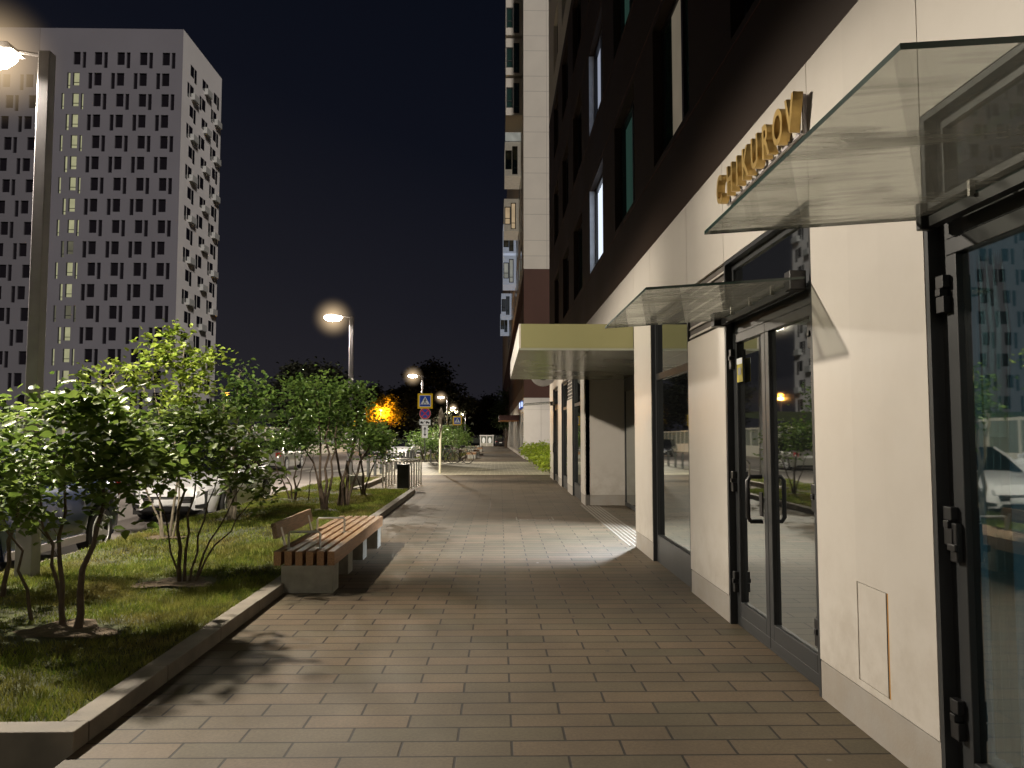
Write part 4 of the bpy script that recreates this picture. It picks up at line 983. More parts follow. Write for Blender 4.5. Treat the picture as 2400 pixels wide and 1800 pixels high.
def crossing_plate(t, zc, s=.44):
    b = MB(); b.box(-s, s, -.02, 0, zc - s, zc + s); o = b.build('crossing_plate', K['signyellow'], t, bevel=.015)
    q = s * .76; b = MB(); b.box(-q, q, -.026, -.0205, zc - q, zc + q); b.build('white_border', K['signwhite'], o)
    q = s * .70; b = MB(); b.box(-q, q, -.030, -.0265, zc - q, zc + q); b.build('blue_field', K['signblue'], o)
    b = MB(); b.poly([(-q * .9, -.034, zc - q * .68), (q * .9, -.034, zc - q * .68), (0, -.034, zc + q * .9)]); b.build('white_triangle', K['signwhite'], o)
    b = MB(); y = -.038
    disc(b, 0, zc + q * .48, q * .10, y, 12)
    bar(b, (0, zc + q * .38), (-q * .04, zc - q * .08), q * .20, y)
    bar(b, (-q * .04, zc - q * .05), (-q * .30, zc - q * .50), q * .11, y - .0005); bar(b, (-q * .02, zc - q * .05), (q * .26, zc - q * .50), q * .11, y - .001)
    bar(b, (0, zc + q * .30), (-q * .26, zc + q * .04), q * .08, y - .0015); bar(b, (0, zc + q * .30), (q * .26, zc + q * .06), q * .08, y - .002)
    for k in range(5): x = -q * .62 + k * q * .31; bar(b, (x - q * .10, zc - q * .60), (x + q * .10, zc - q * .60), q * .09, y - .0025)
    b.build('walking_figure', K['signblack'], o)
    return o
sp = thing('sign_post', 'sign post with crossing, no stopping, tow truck and double arrow plates', 'traffic sign', (-4.08, 45.1, zg(45.1)))
b = MB(); b.tube([(0, .04, -.1), (0, .04, 3.95)], .033, 10); b.build('pole', K['bollard'], sp, smooth=True)
zo = -zg(45.1)
crossing_plate(sp, 3.45 + zo)
zc = 2.72 + zo; b = MB(); disc(b, 0, zc, .32, -.012); disc(b, 0, zc, .32, -.004); ns = b.build('no_stopping_plate', K['signblue'], sp)
b = MB(); disc(b, 0, zc, .325, -.016, 28, .255); b.build('red_ring', K['signred'], ns)
b = MB(); bar(b, (-.2, zc + .2), (.2, zc - .2), .055, -.019); bar(b, (-.2, zc - .2), (.2, zc + .2), .055, -.0195); b.build('red_cross', K['signred'], ns)
b = MB(); disc(b, 0, zc, .335, -.0155, 28, .326); b.build('rim', K['signwhite'], ns)
zc = 2.21 + zo; b = MB(); b.box(-.32, .32, -.015, 0, zc - .155, zc + .155); tpz = b.build('tow_truck_plate', K['signwhite'], sp, bevel=.01)
b = MB(); y = -.018
b.poly([(-.27, y, zc - .06), (-.09, y, zc - .06), (-.09, y, zc - .02), (-.13, y, zc + .0), (-.17, y, zc + .05), (-.24, y, zc + .05), (-.27, y, zc)])
bar(b, (-.09, zc - .01), (.0, zc + .075), .018, y - .0005)
b.poly([(.04, y, zc - .03), (.26, y, zc - .06), (.27, y, zc - .01), (.2, y, zc + .01), (.14, y, zc + .06), (.07, y, zc + .06), (.04, y, zc + .02)])
for x in (-.23, -.13, .09, .21): disc(b, x, zc - .065, .028, y - .001, 10)
b.build('tow_truck_symbol', K['signblack'], tpz)
zc = 1.66 + zo; b = MB(); b.box(-.17, .17, -.015, 0, zc - .36, zc + .36); ap = b.build('arrow_plate', K['signwhite'], sp, bevel=.01)
b = MB(); bar(b, (0, zc - .2), (0, zc + .2), .05, -.018)
for s_ in (1, -1): b.poly([(-.085, -.0185, zc + s_ * .13), (.085, -.0185, zc + s_ * .13), (0, -.0185, zc + s_ * .29)])
b.build('double_arrow', K['signblack'], ap)
for (x, y, lab, sc) in [(-10.9, 58, 'crossing sign across the road, half hidden by leaves', .44), (-3.6, 74, 'crossing sign with yellow border beyond the planter shrubs', .44)]:
    t = thing('crossing_sign', lab, 'traffic sign', (x, y, zg(y)))
    b = MB(); b.tube([(0, .04, -.3), (0, .04, 3.6)], .033, 8); b.build('pole', K['bollard'], t, smooth=True)
    crossing_plate(t, 2.95 - zg(y) * .4 if x > -5 else 2.75, sc)
    if x < -5:
        b = MB(); b.box(-.3, .3, -.01, 0, 1.7, 2.15); b.build('blank_plate', K['palerail'], t)
wp = thing('white_post', 'leaning white post with torn dark wrapping at its top', 'post', (-2.2, 31, 0))
b = MB(); b.tube([(0, 0, -.02), (.01, 0, 1.3), (.035, 0, 2.3)], .048, 12); b.build('pole', K['polewhite'], wp, smooth=True)
b = MB(); n = 9; prof = []
for k in range(14):
    zz = 1.72 + k * .065; t_ = k / 13; r = .055 + .07 * math.sin(t_ * 2.6) ** 2
    prof.append((zz, r, t_))
vs = []
for zz, r, t_ in prof:
    for q in range(n):
        a = 2 * math.pi * q / n; rr = r * (1 + .35 * math.sin(3 * a + zz * 9)) * (1 - .55 * max(0, t_ - .7) / .3)
        vs.append((.03 + rr * math.cos(a) + .03 * t_, rr * math.sin(a), zz + .05 * math.sin(2 * a)))
b.add(vs, [(i * n + q, i * n + (q + 1) % n, (i + 1) * n + (q + 1) % n, (i + 1) * n + q) for i in range(13) for q in range(n)])
b.poly([(.02, -.06, 1.9), (-.05, -.09, 1.45), (-.02, -.07, 1.35), (.05, -.06, 1.8)]); b.build('torn_wrapping', K['wrap'], wp, smooth=True)

# bicycles --------------------------------------------------------------------
def make_bike(loc, rz, label, m):
    t = thing('bicycle', label, 'bicycle', loc, rz, 'bicycles parked at the hoops')
    for x in (-.52, .52):
        b = MB(); Mx = Matrix.Translation((x, 0, .34)) @ Matrix.Rotation(R(90), 4, 'X')
        pr = [(.325 + .018 * math.cos(a), .018 * math.sin(a)) for a in np.linspace(0, 2 * math.pi, 9)]; b.lathe(pr, 26, Mx); w_ = b.build('wheel', K['tyre'], t, smooth=True)
        b = MB()
        for k in range(8): a = math.pi * k / 8; b.tube([(x + .31 * math.cos(a), .01 * (-1) ** k, .34 + .31 * math.sin(a)), (x - .31 * math.cos(a), -.01 * (-1) ** k, .34 - .31 * math.sin(a))], .003, 4)
        b.tube([(x, -.05, .34), (x, .05, .34)], .02, 8); b.build('spokes', K['steel'], w_)
    b = MB(); B_, S_, H_, Rr = (-.06, 0, .30), (-.2, 0, .78), (.36, 0, .82), (-.52, 0, .34)
    for p, q in ((B_, S_), (S_, H_), (B_, (.38, 0, .72)), (Rr, S_), (Rr, B_)): b.tube([p, q], .018, 8)
    b.tube([(.35, 0, .86), (.39, 0, .68), (.52, 0, .34)], .016, 8); b.build('frame', m, t, smooth=True)
    b = MB(); b.tube([S_, (-.22, 0, .92)], .013, 8); b.tube([(-.36, 0, .94), (-.22, 0, .95), (-.08, 0, .93)], [.07, .06, .02], 8); b.build('saddle', K['black'], t, smooth=True)
    b = MB(); b.tube([(.35, 0, .86), (.36, 0, .98)], .013, 8); b.tube([(.30, -.30, 1.0), (.38, -.12, .98), (.38, .12, .98), (.30, .30, 1.0)], .013, 8); b.build('handlebar', K['black'], t, smooth=True)
    b = MB(); b.lathe([(.0, -.004), (.09, -.004), (.09, .004), (0, .004)], 16, Matrix.Translation((-.06, -.05, .3)) @ Matrix.Rotation(R(90), 4, 'X')); b.tube([(-.06, -.06, .3), (.06, -.09, .2)], .01, 6); b.tube([(-.06, .06, .3), (-.18, .09, .4)], .01, 6); b.build('crank', K['black'], t)
make_bike((-2.75, 42.0, zg(42)), R(8), 'dark green bicycle at the left of the parked bicycles', K['bikegreen'])
make_bike((-2.0, 42.4, zg(42.4)), R(172), 'brown bicycle at the right of the parked bicycles', K['bikered'])
make_bike((-2.45, 43.2, zg(43.2)), R(4), 'black bicycle behind the other parked bicycles', K['black'])

# ------------------------------------------------------------------ cars
def make_car(loc, rz, label, paint, kind='hatch', cat='car', name='parked_car', L=4.3, Wd=1.78, H=1.46):
    """front faces -Y in local space"""
    t = thing(name, label, cat, loc, rz)
    hL = L / 2; fw, rw_ = -hL + .86, hL - .80; wr = .325 if kind != 'suv' else .36
    zb0 = .20 if kind != 'suv' else .26
    if kind == 'van': hood = [(-hL, .55), (-hL + .1, .8), (-hL + .75, 1.02), (-hL + .9, 1.08), (hL - .1, 1.08), (hL, 1.0)]
    elif kind == 'suv': hood = [(-hL, .62), (-hL + .08, .86), (-hL + .5, .98), (-hL + 1.15, 1.06), (hL - .15, 1.10), (hL, .95)]
    else: hood = [(-hL, .50), (-hL + .07, .68), (-hL + .4, .80), (-hL + 1.05, .93), (hL - .3, .98), (hL - .08, .92), (hL, .72)]
    wid = [(-hL, .62), (-hL + .12, .80), (-hL + .4, .93), (-hL + .9, 1.0), (hL - .7, 1.0), (hL - .25, .95), (hL - .05, .86), (hL, .78)]
    itp = lambda tab, y: float(np.interp(y, [a for a, _ in tab], [b for _, b in tab]))
    ys = sorted(set([-hL, -hL + .03, -hL + .08, -hL + .16, -hL + .28] + list(np.linspace(-hL + .4, hL - .3, 40)) + [hL - .2, hL - .1, hL - .04, hL]))
    prof = []
    for y in ys:
        w = itp(wid, y) * Wd / 2; zs = itp(hood, y); zb = zb0 + (.06 if y < -hL + .1 or y > hL - .1 else 0)
        for c in (fw, rw_):
            dd = abs(y - c)
            if dd < wr + .05: zb = max(zb, wr + math.sqrt(max(0, (wr + .05) ** 2 - dd * dd)))
        zm = zb + (zs - zb) * .45
        prof.append([(w * .80, zb + .02), (w * .955, zb), (w * .985, zb + (zs - zb) * .15), (w, zm), (w * .975, zs - (zs - zb) * .22), (w * .93, zs - .05), (w * .86, zs), (w * .45, zs + .03), (0, zs + .04)])
    b = MB(); m_ = len(prof[0]); vs = []
    for y, pr in zip(ys, prof):
        for x, z_ in pr: vs.append((x, y, z_))
        for x, z_ in reversed(pr[:-1]): vs.append((-x, y, z_))
    q = 2 * m_ - 1
    fs = [(i * q + k, i * q + k + 1, (i + 1) * q + k + 1, (i + 1) * q + k) for i in range(len(ys) - 1) for k in range(q - 1)]
    fs += [tuple(range(q)), tuple(range((len(ys) - 1) * q + q - 1, (len(ys) - 1) * q - 1, -1))]
    b.add(vs, fs); b.build('body', paint, t, smooth=True)
    un = MB(); un.box(-Wd * .40, Wd * .40, -hL + .1, hL - .1, zb0 - .03, .62); un.build('underbody', K['tyre'], t)
    # greenhouse
    yA = -hL + (1.0 if kind != 'van' else .72); yB = yA + (.78 if kind != 'van' else .6); yC = hL - (.75 if kind in ('hatch', 'suv') else (1.15 if kind == 'sedan' else .12)); yD = hL - (.16 if kind in ('hatch', 'suv', 'van') else .45)
    if kind == 'van': yC, yD = hL - .1, hL - .03
    zA, zD = itp(hood, yA) + .01, itp(hood, min(yD, hL - .2)) + .0
    wl, wu = Wd * .44, Wd * .345
    sec = [(yA, wl * .96, zA, wl * .96, zA + .005), (yA + (yB - yA) * .55, wl, zA + .0, wu + (wl - wu) * .42, zA + (H - zA) * .60), (yB, wl, zA, wu, H - .02), ((yB + yC) / 2, wl, (zA + zD) / 2, wu, H), (yC, wl, zD, wu * .97, H - .03), (yD, wl * .9, zD, wl * .88, zD + .01)]
    if kind == 'van': sec[-1] = (yD, wl, zD, wu * .97, H - .06)
    b = MB(); vs = []; fs = []
    for y, w0, z0, w1, z1 in sec: vs += [(-w0, y, z0 - .02), (-w1, y, z1), (w1, y, z1), (w0, y, z0 - .02)]
    for i in range(len(sec) - 1):
        for k in range(3): fs.append((i * 4 + k, i * 4 + k + 1, (i + 1) * 4 + k + 1, (i + 1) * 4 + k))
    fs.append((20, 21, 22, 23)); b.add(vs, fs); b.build('glazing', K['carglass'], t)
    b = MB(); pts = sec[2:5]; e = .012; vs = []
    for y, w0, z0, w1, z1 in pts: vs += [(-w1 - e, y, z1 - .03), (-w1 * .9, y, z1 + e), (0, y, z1 + .025), (w1 * .9, y, z1 + e), (w1 + e, y, z1 - .03)]
    b.add(vs, [(i * 5 + k, i * 5 + k + 1, (i + 1) * 5 + k + 1, (i + 1) * 5 + k) for i in range(2) for k in range(4)]); b.build('roof', paint, t, smooth=True)
    pm = paint if kind != 'suv' else K['carblack']; ym = (yB + yC) / 2
    for s_ in (-1, 1):
        b = MB(); b.tube([(s_ * sec[0][1], sec[0][0], sec[0][2] - .02), (s_ * (sec[1][3] + .004), sec[1][0], sec[1][4]), (s_ * (sec[2][3] + .004), sec[2][0], sec[2][4] - .01)], .032, 6); b.build('window_pillar', pm, t)
        b = MB(); b.tube([(s_ * sec[5][1] * 1.0, sec[5][0] - .02, sec[5][2]), (s_ * sec[4][3], sec[4][0], sec[4][4] - .01)], .055, 6); b.build('window_pillar', pm, t)
        b = MB(); b.tube([(s_ * (wl + .002), ym, (zA + zD) / 2 - .02), (s_ * (wu + .006), ym, H - .02)], .03, 6); b.build('window_pillar', pm, t)
    # wheels
    for s_ in (-1, 1):
        for c in (fw, rw_):
            Mx = Matrix.Translation((s_ * (Wd / 2 - .11), c, wr)) @ Matrix.Rotation(R(90) * s_, 4, 'Y')
            b = MB(); b.lathe([(wr * .62, -.10), (wr * .9, -.10), (wr, -.06), (wr, .06), (wr * .93, .095), (wr * .66, .10), (wr * .62, .07)], 28, Mx); wo = b.build('wheel', K['tyre'], t, smooth=True)
            b = MB(); b.lathe([(wr * .66, .10), (wr * .63, .09), (wr * .60, .03), (0, .01)], 28, Mx)
            wf = b.build('rim', K['frame'], wo, smooth=True)
            b = MB(); b.lathe([(wr * .67, .09), (wr * .67, .104), (wr * .61, .104), (wr * .60, .08)], 28, Mx)
            for k in range(5):
                a = 2 * math.pi * k / 5; r1 = Matrix.Rotation(a, 3, 'Z'); c0 = Mx @ (r1 @ Vector((wr * .34, 0, .085)))
                b.obox(c0, (wr * .6, .075, .03), Mx.to_3x3() @ r1)
            b.lathe([(0, .105), (.05, .10), (.06, .06)], 12, Mx); b.build('spokes', K['rim'], wo)
    # front
    zf = itp(hood, -hL)
    b = MB(); b.prism([(-.46, -hL - .004, .40), (.46, -hL - .004, .40), (.50, -hL - .004, .52), (-.50, -hL - .004, .52)], (0, .05, 0)); b.prism([(-.52, -hL - .006, .24), (.52, -hL - .006, .24), (.40, -hL - .006, .34), (-.40, -hL - .006, .34)], (0, .05, 0)); b.build('grille', K['black'], t)
    b = MB()
    for k in range(3): b.box(-.44, .44, -hL - .009, -hL - .004, .42 + k * .035, .428 + k * .035)
    b.build('grille_bar', K['alu'], t)
    for s_ in (-1, 1):
        b = MB(); w_ = Wd / 2
        b.prism([(s_ * w_ * .60, -hL + .035, zf + .0), (s_ * w_ * .90, -hL + .30, zf + .06), (s_ * w_ * .915, -hL + .34, zf + .17), (s_ * w_ * .62, -hL + .09, zf + .12)], (0, -.055, .0)); b.build('headlight', K['headlens'], t, smooth=True, bevel=.01)
        b = MB(); b.prism([(s_ * w_ * .60, -hL + .005, .30), (s_ * w_ * .80, -hL + .10, .30), (s_ * w_ * .82, -hL + .11, .385), (s_ * w_ * .60, -hL + .0, .36)], (0, -.02, 0)); b.build('fog_lamp', K['black'], t)
        b = MB(); b.prism([(s_ * w_ * .62, hL - .01, zD - .30), (s_ * w_ * .88, hL - .10, zD - .28), (s_ * w_ * .90, hL - .12, zD - .08), (s_ * w_ * .62, hL - .03, zD - .10)], (0, .03, 0)); b.build('tail_light', K['taillens'], t)
        b = MB(); b.obox((s_ * (wl + .16), yA + .38, zA + .08), (.20, .09, .13), Matrix.Rotation(0, 3, 'Z')); b.build('mirror', paint, t, bevel=.03)
        b = MB()
        for y in (yB - .25, (yB + yC) / 2 + .18): b.box(s_ * Wd * .489, s_ * Wd * .497, y, y + .18, zA - .16, zA - .13)
        b.build('door_handle', paint, t)
    b = MB(); b.box(-.26, .26, -hL - .022, -hL - .008, .36, .47); b.build('number_plate', K['plate'], t)
    b = MB(); b.box(-.26, .26, hL + .004, hL + .014, .62, .73); b.build('number_plate', K['plate'], t)
    if kind == 'suv':
        b = MB()
        for s_ in (-1, 1): b.box(s_ * Wd * .482, s_ * Wd * .503, fw + wr + .08, rw_ - wr - .08, .27, .37)
        b.build('side_skirt', K['palerail'], t)
    return t
make_car((-6.56, 10.0, -.15), 0, 'navy blue car with alloy wheels parked beside the lawn at left', K['navy'], 'suv', L=4.25, Wd=1.80, H=1.56)
make_car((-6.35, 17.35, -.15), 0, 'white hatchback facing the camera behind the two front shrubs', K['carwhite'], 'hatch', L=4.3)
make_car((-6.85, 57.4, -.15 + zg(57)), 0, 'white sedan facing the camera behind the bollards and bike hoops', K['carwhite'], 'sedan', L=4.5)
make_car((-10.8, 38.6, -.15 + zg(38)), R(180), 'silver car seen side on across the road between the shrub stems', K['carsilver'], 'sedan', L=4.5)
make_car((-11.2, 30.6, -.15), R(180), 'pale silver car parked across the road behind the white hatchback', K['carsilver'], 'hatch')
make_car((-8.0, 72, -.15 + zg(72)), R(28), 'cream car nosing out behind the white sedan', K['carcream'], 'sedan')
make_car((-10.6, 67, -.15 + zg(67)), R(20), 'dark car with a long roof behind the white sedan, left of the cream one', K['carblack'], 'hatch')
make_car((-13.9, 24, -.15), R(180), 'white car across the road seen in gaps of the left shrub', K['carwhite'], 'hatch')
make_car((-13.9, 46, -.15 + zg(46)), R(180), 'black car across the road in front of the pale hoarding', K['carblack'], 'hatch')
make_car((1.0, 138, zg(138)), R(180), 'dark van with a white rear seen at the far end of the pavement', K['carblack'], 'van', 'van', 'parked_van', L=4.6, Wd=1.85, H=1.95)
make_car((3.6, 146, zg(146)), R(180), 'pale car half hidden beside the dark van', K['carsilver'], 'hatch')

# ------------------------------------------------------------------ trees and shrubs
def leaves_mesh(name, P, size, m, parent, flat=.55, aspect=.62, seed=0):
    r = np.random.default_rng(seed); n = len(P)
    nrm = np.stack([r.normal(0, flat, n), r.normal(0, flat, n), np.ones(n)], 1); nrm /= np.linalg.norm(nrm, axis=1)[:, None]
    a = r.uniform(0, 2 * np.pi, n); d = np.stack([np.cos(a), np.sin(a), r.normal(-.15, .25, n)], 1)
    d -= nrm * (d * nrm).sum(1)[:, None]; d /= np.linalg.norm(d, axis=1)[:, None]
    s = np.cross(nrm, d); L = (r.uniform(.6, 1.25, n) * size)[:, None]; W = L * aspect * .5
    cup = nrm * L * .10
    pts = [P, P + d * L * .30 - s * W + cup, P + d * L * .72 - s * W * .72 + cup, P + d * L - nrm * L * .08, P + d * L * .72 + s * W * .72 + cup, P + d * L * .30 + s * W + cup]
    V = np.stack(pts, 1).reshape(-1, 3)
    b = np.arange(n)[:, None] * 6
    F = np.concatenate([b + np.array([[0, 1, 2, 3]]), b + np.array([[0, 3, 4, 5]])], 1).reshape(-1, 4)
    me = bpy.data.meshes.new(name); me.vertices.add(len(V)); me.vertices.foreach_set('co', V.ravel())
    nf = len(F); me.loops.add(nf * 4); me.loops.foreach_set('vertex_index', F.ravel()); me.polygons.add(nf)
    me.polygons.foreach_set('loop_start', np.arange(0, nf * 4, 4)); me.update(calc_edges=True); me.materials.append(m)
    o = bpy.data.objects.new(name, me); col.objects.link(o); o.parent = parent
    return o

def make_tree(name, label, cat, loc, stems, lobes, m, bark, leaf=.075, ncl=70, per=34, spread=.14, seed=1, group=None, flat=.55, thick=1., aspect=.62, air=.68):
    """stems: (dx, dy, topx, topy, topz, r); lobes: ellipsoids (x,y,z,rx,ry,rz,weight) in local space"""
    r = np.random.default_rng(seed); rd = random.Random(seed)
    t = thing(name, label, cat, loc, 0, group)
    tr = MB(); nodes = []
    for (dx, dy, tx, ty, tz, rad) in stems:
        n = 8; pts = []
        for k in range(n + 1):
            f = k / n; wob = .03 * tz * math.sin(math.pi * f)
            pts.append((dx + (tx - dx) * f ** 1.25 + rd.uniform(-1, 1) * wob, dy + (ty - dy) * f ** 1.25 + rd.uniform(-1, 1) * wob, -.06 + (tz + .06) * f))
        tr.tube(pts, [max(.004, rad * (1.25 - .95 * (k / n)) if k else rad * 1.5) for k in range(n + 1)], 7)
        nodes += [Vector(p) for p in pts[3:]]
    wt = np.array([l[6] for l in lobes]); wt = wt / wt.sum(); P = []
    ncl = int(ncl * air)
    for k in range(ncl):
        l = lobes[r.choice(len(lobes), p=wt)]
        v = r.normal(0, 1, 3); v /= np.linalg.norm(v); q = r.uniform(.25, 1) ** .45
        c = Vector((l[0] + v[0] * q * l[3], l[1] + v[1] * q * l[4], l[2] + v[2] * q * l[5]))
        cand = sorted(nodes, key=lambda p: (p - c).length + max(0, p.z - c.z) * 1.2)[:3]; p0 = rd.choice(cand)
        mid = p0.lerp(c, .55) + Vector((rd.uniform(-1, 1), rd.uniform(-1, 1), rd.uniform(-.6, .2))) * (c - p0).length * .13
        rb = max(.003, min(.013, (c - p0).length * .012)) * thick
        tr.tube([p0, mid, c], [rb, rb * .65, rb * .3], 5)
        if len(nodes) < 260: nodes.append(mid)
        n = int(per * rd.uniform(.55, 1.4)); sp_ = spread * rd.uniform(.65, 1.35)
        pp = r.normal(0, sp_, (n, 3)) * np.array([1, 1, .62]); f = r.uniform(0, 1, n)[:, None]
        ax = np.array(mid)[None] * (1 - f) * .5 + np.array(c)[None] * (1 - (1 - f) * .5)
        P.append(ax + pp)
    tr.build('trunk', bark, t, smooth=True)
    leaves_mesh('crown', np.concatenate(P), leaf, m, t, flat, aspect, seed)
    return t
GS = 'multi-stemmed shrubs on the lawn'
# front left shrub
make_tree('shrub', 'nearest broad shrub with glossy dark leaves at lower left', 'shrub', (-3.33, 6.3, .08),
    [(-.30, .35, -.55, .3, 1.25, .016), (-.12, .05, -.2, .1, 1.45, .019), (.06, -.1, .25, -.05, 1.35, .025), (-.45, .2, -.75, .1, 1.2, .013)],
    [(-.15, 0, 1.50, .58, .55, .36, 3), (-.75, .1, 1.30, .42, .5, .36, 1.6), (.42, 0, 1.22, .34, .45, .36, 1.6), (.05, 0, 1.72, .36, .4, .18, 1), (-.5, -.1, 1.0, .4, .4, .25, .9)],
    K['leaf_dark'], K['bark'], .096, 110, 30, .125, 11, GS, .5, .8, .66, .74)
make_tree('shrub', 'second shrub with many thin stems fanning up before the bench', 'shrub', (-3.3, 8.25, .08),
    [(0, 0, -.45, .1, 1.3, .010), (.0, 0, -.05, 0, 1.5, .019), (.05, 0, .10, .1, 1.4, .014), (.1, .0, .45, 0, 1.3, .011), (.14, .05, .7, .1, 1.15, .011), (.15, .0, .95, -.05, 1.05, .010)],
    [(-.1, 0, 1.42, .5, .5, .36, 2.2), (.45, 0, 1.22, .45, .45, .38, 2), (-.3, 0, 1.15, .38, .4, .3, 1), (.75, 0, .98, .3, .3, .2, .5), (.1, 0, 1.72, .3, .3, .16, .6)],
    K['leaf_dark'], K['bark'], .088, 92, 30, .12, 12, GS, .55, .8, .66, .8)
make_tree('tree', 'tall yellow-green young tree lit by the nearest lamp', 'tree', (-4.87, 11.5, .08),
    [(0, 0, -.9, .1, 2.4, .014), (.08, .05, .25, 0, 2.8, .018), (.14, 0, .52, .1, 2.5, .013), (.02, 0, -.2, 0, 2.4, .013)],
    [(.22, 0, 2.72, .46, .5, .42, 3), (-.38, 0, 2.35, .42, .45, .28, 1.7), (-1.05, .1, 2.48, .30, .35, .2, .9), (-1.1, 0, 2.1, .30, .35, .15, .6), (.3, 0, 2.12, .5, .5, .3, 1.3), (-.4, 0, 1.9, .5, .5, .2, 1)],
    K['leaf_bright'], K['palebark'], .10, 88, 27, .125, 13, GS, .6)
make_tree('tree', 'mid green young tree left of the second lamp', 'tree', (-4.72, 13.95, .08),
    [(0, 0, -.2, 0, 2.3, .04), (.05, 0, .35, .1, 2.2, .035), (.03, 0, .15, -.1, 2.6, .03)],
    [(.2, 0, 2.5, .26, .4, .36, 2), (.48, 0, 2.05, .30, .4, .4, 1.8), (.12, 0, 2.0, .26, .4, .25, 1), (.45, 0, 1.5, .45, .4, .25, 1.2)],
    K['leaf_mid'], K['palebark'], .10, 58, 28, .13, 14, GS, .7)
make_tree('tree', 'dark green tree with a cluster of slim stems behind the bench', 'tree', (-3.42, 15.5, .08),
    [(0, 0, -.6, .1, 1.9, .022), (.0, 0, -.15, 0, 2.2, .03), (.04, 0, .1, .1, 2.3, .028), (.08, 0, .3, 0, 2.0, .024)],
    [(-.1, 0, 2.2, .62, .6, .5, 3), (-.55, 0, 2.05, .4, .5, .5, 1.6), (-.55, 0, 1.45, .45, .4, .25, 1), (.2, 0, 1.6, .5, .5, .35, 1.2), (-.55, 0, 2.6, .15, .2, .2, .3)],
    K['leaf_mid'], K['bark'], .095, 105, 32, .16, 15, GS, .8)
make_tree('tree', 'single thick-trunked tree right of the slim-stemmed cluster', 'tree', (-3.25, 16.35, .08),
    [(0, 0, .14, 0, .95, .055), (.14, 0, -.3, .1, 2.0, .03), (.14, 0, .35, .0, 2.3, .035), (.15, 0, .8, .1, 1.9, .028)],
    [(.15, 0, 2.2, .5, .5, .42, 2.4), (.62, 0, 1.5, .48, .5, .32, 1.8), (.1, 0, 1.6, .5, .5, .35, 1), (.5, 0, 2.5, .12, .2, .2, .3), (.95, 0, 1.25, .25, .35, .2, .6)],
    K['leaf_mid'], K['bark'], .095, 100, 30, .16, 16, GS, .8)
make_tree('shrub', 'slender shrub near the kerb end of the lawn', 'shrub', (-3.22, 18.9, .08),
    [(0, 0, -.5, .1, 1.3, .016), (.02, 0, -.1, 0, 1.5, .03), (.05, 0, .5, 0, 1.4, .018)],
    [(.0, 0, 1.5, .6, .5, .45, 2), (.5, 0, 1.3, .4, .4, .35, 1), (.35, 0, .95, .35, .3, .2, .5)], K['leaf_dark'], K['bark'], .09, 55, 28, .14, 17, GS, .7)
make_tree('shrub', 'thin-stemmed shrub by the road edge of the lawn', 'shrub', (-4.56, 17.8, .08),
    [(-.1, 0, -.75, 0, 1.3, .016), (-.05, 0, -.4, 0, 1.4, .016), (0, 0, 0, 0, 1.4, .022), (.02, 0, .3, .1, 1.4, .016), (.3, 0, .45, 0, 1.3, .012)],
    [(-.2, 0, 1.55, .65, .5, .4, 2), (.3, 0, 1.5, .5, .5, .35, 1.2), (-.6, 0, 1.2, .3, .3, .2, .6)], K['leaf_mid'], K['bark'], .09, 65, 28, .14, 18, GS, .7)
make_tree('shrub', 'shrub cut by the left edge of the photo beside the lamp post', 'shrub', (-4.62, 7.35, .08),
    [(0, 0, -.2, 0, 1.5, .022), (.05, 0, .2, .1, 1.5, .02)],
    [(-.3, 0, 1.55, .6, .5, .4, 2), (.1, .1, 1.3, .5, .5, .3, 1.4), (-.3, 0, .95, .4, .4, .25, .8)], K['leaf_dark'], K['bark'], .085, 60, 30, .13, 19, GS, .5)
# second planter
for k, (x, y, h) in enumerate([(-4.4, 47.6, 1.9), (-3.6, 49.6, 2.2), (-4.2, 53, 2.3), (-3.2, 56, 2.4), (-3.6, 61, 2.3), (-3.1, 68, 2.5), (-3.4, 76, 2.3)]):
    lab = ['leftmost bushy tree of the second planter, behind the crossing sign', 'second bushy tree of the far planter, behind the white post', 'bushy tree of the far planter behind the bicycles', 'bushy tree of the far planter right of the white post', 'bushy far planter tree behind the first far bench', 'bushy far planter tree behind the middle far bench', 'last bushy tree of the far planter before the kiosk'][k]
    make_tree('tree', lab, 'tree', (x, y, .06 + zg(y)), [(0, 0, -.4, 0, h * .7, .03), (0, 0, .1, 0, h * .85, .035), (.05, 0, .5, 0, h * .7, .03)],
        [(0, 0, h * .72, .9, .8, h * .26, 2), (.6, 0, h * .55, .6, .6, h * .22, 1), (-.6, 0, h * .55, .6, .6, h * .22, 1), (.1, 0, h * .35, .7, .6, h * .15, .7)],
        K['leaf_mid'], K['bark'], .13, 60, 26, .2, 30 + k, 'bushy trees in the far planter', .8)
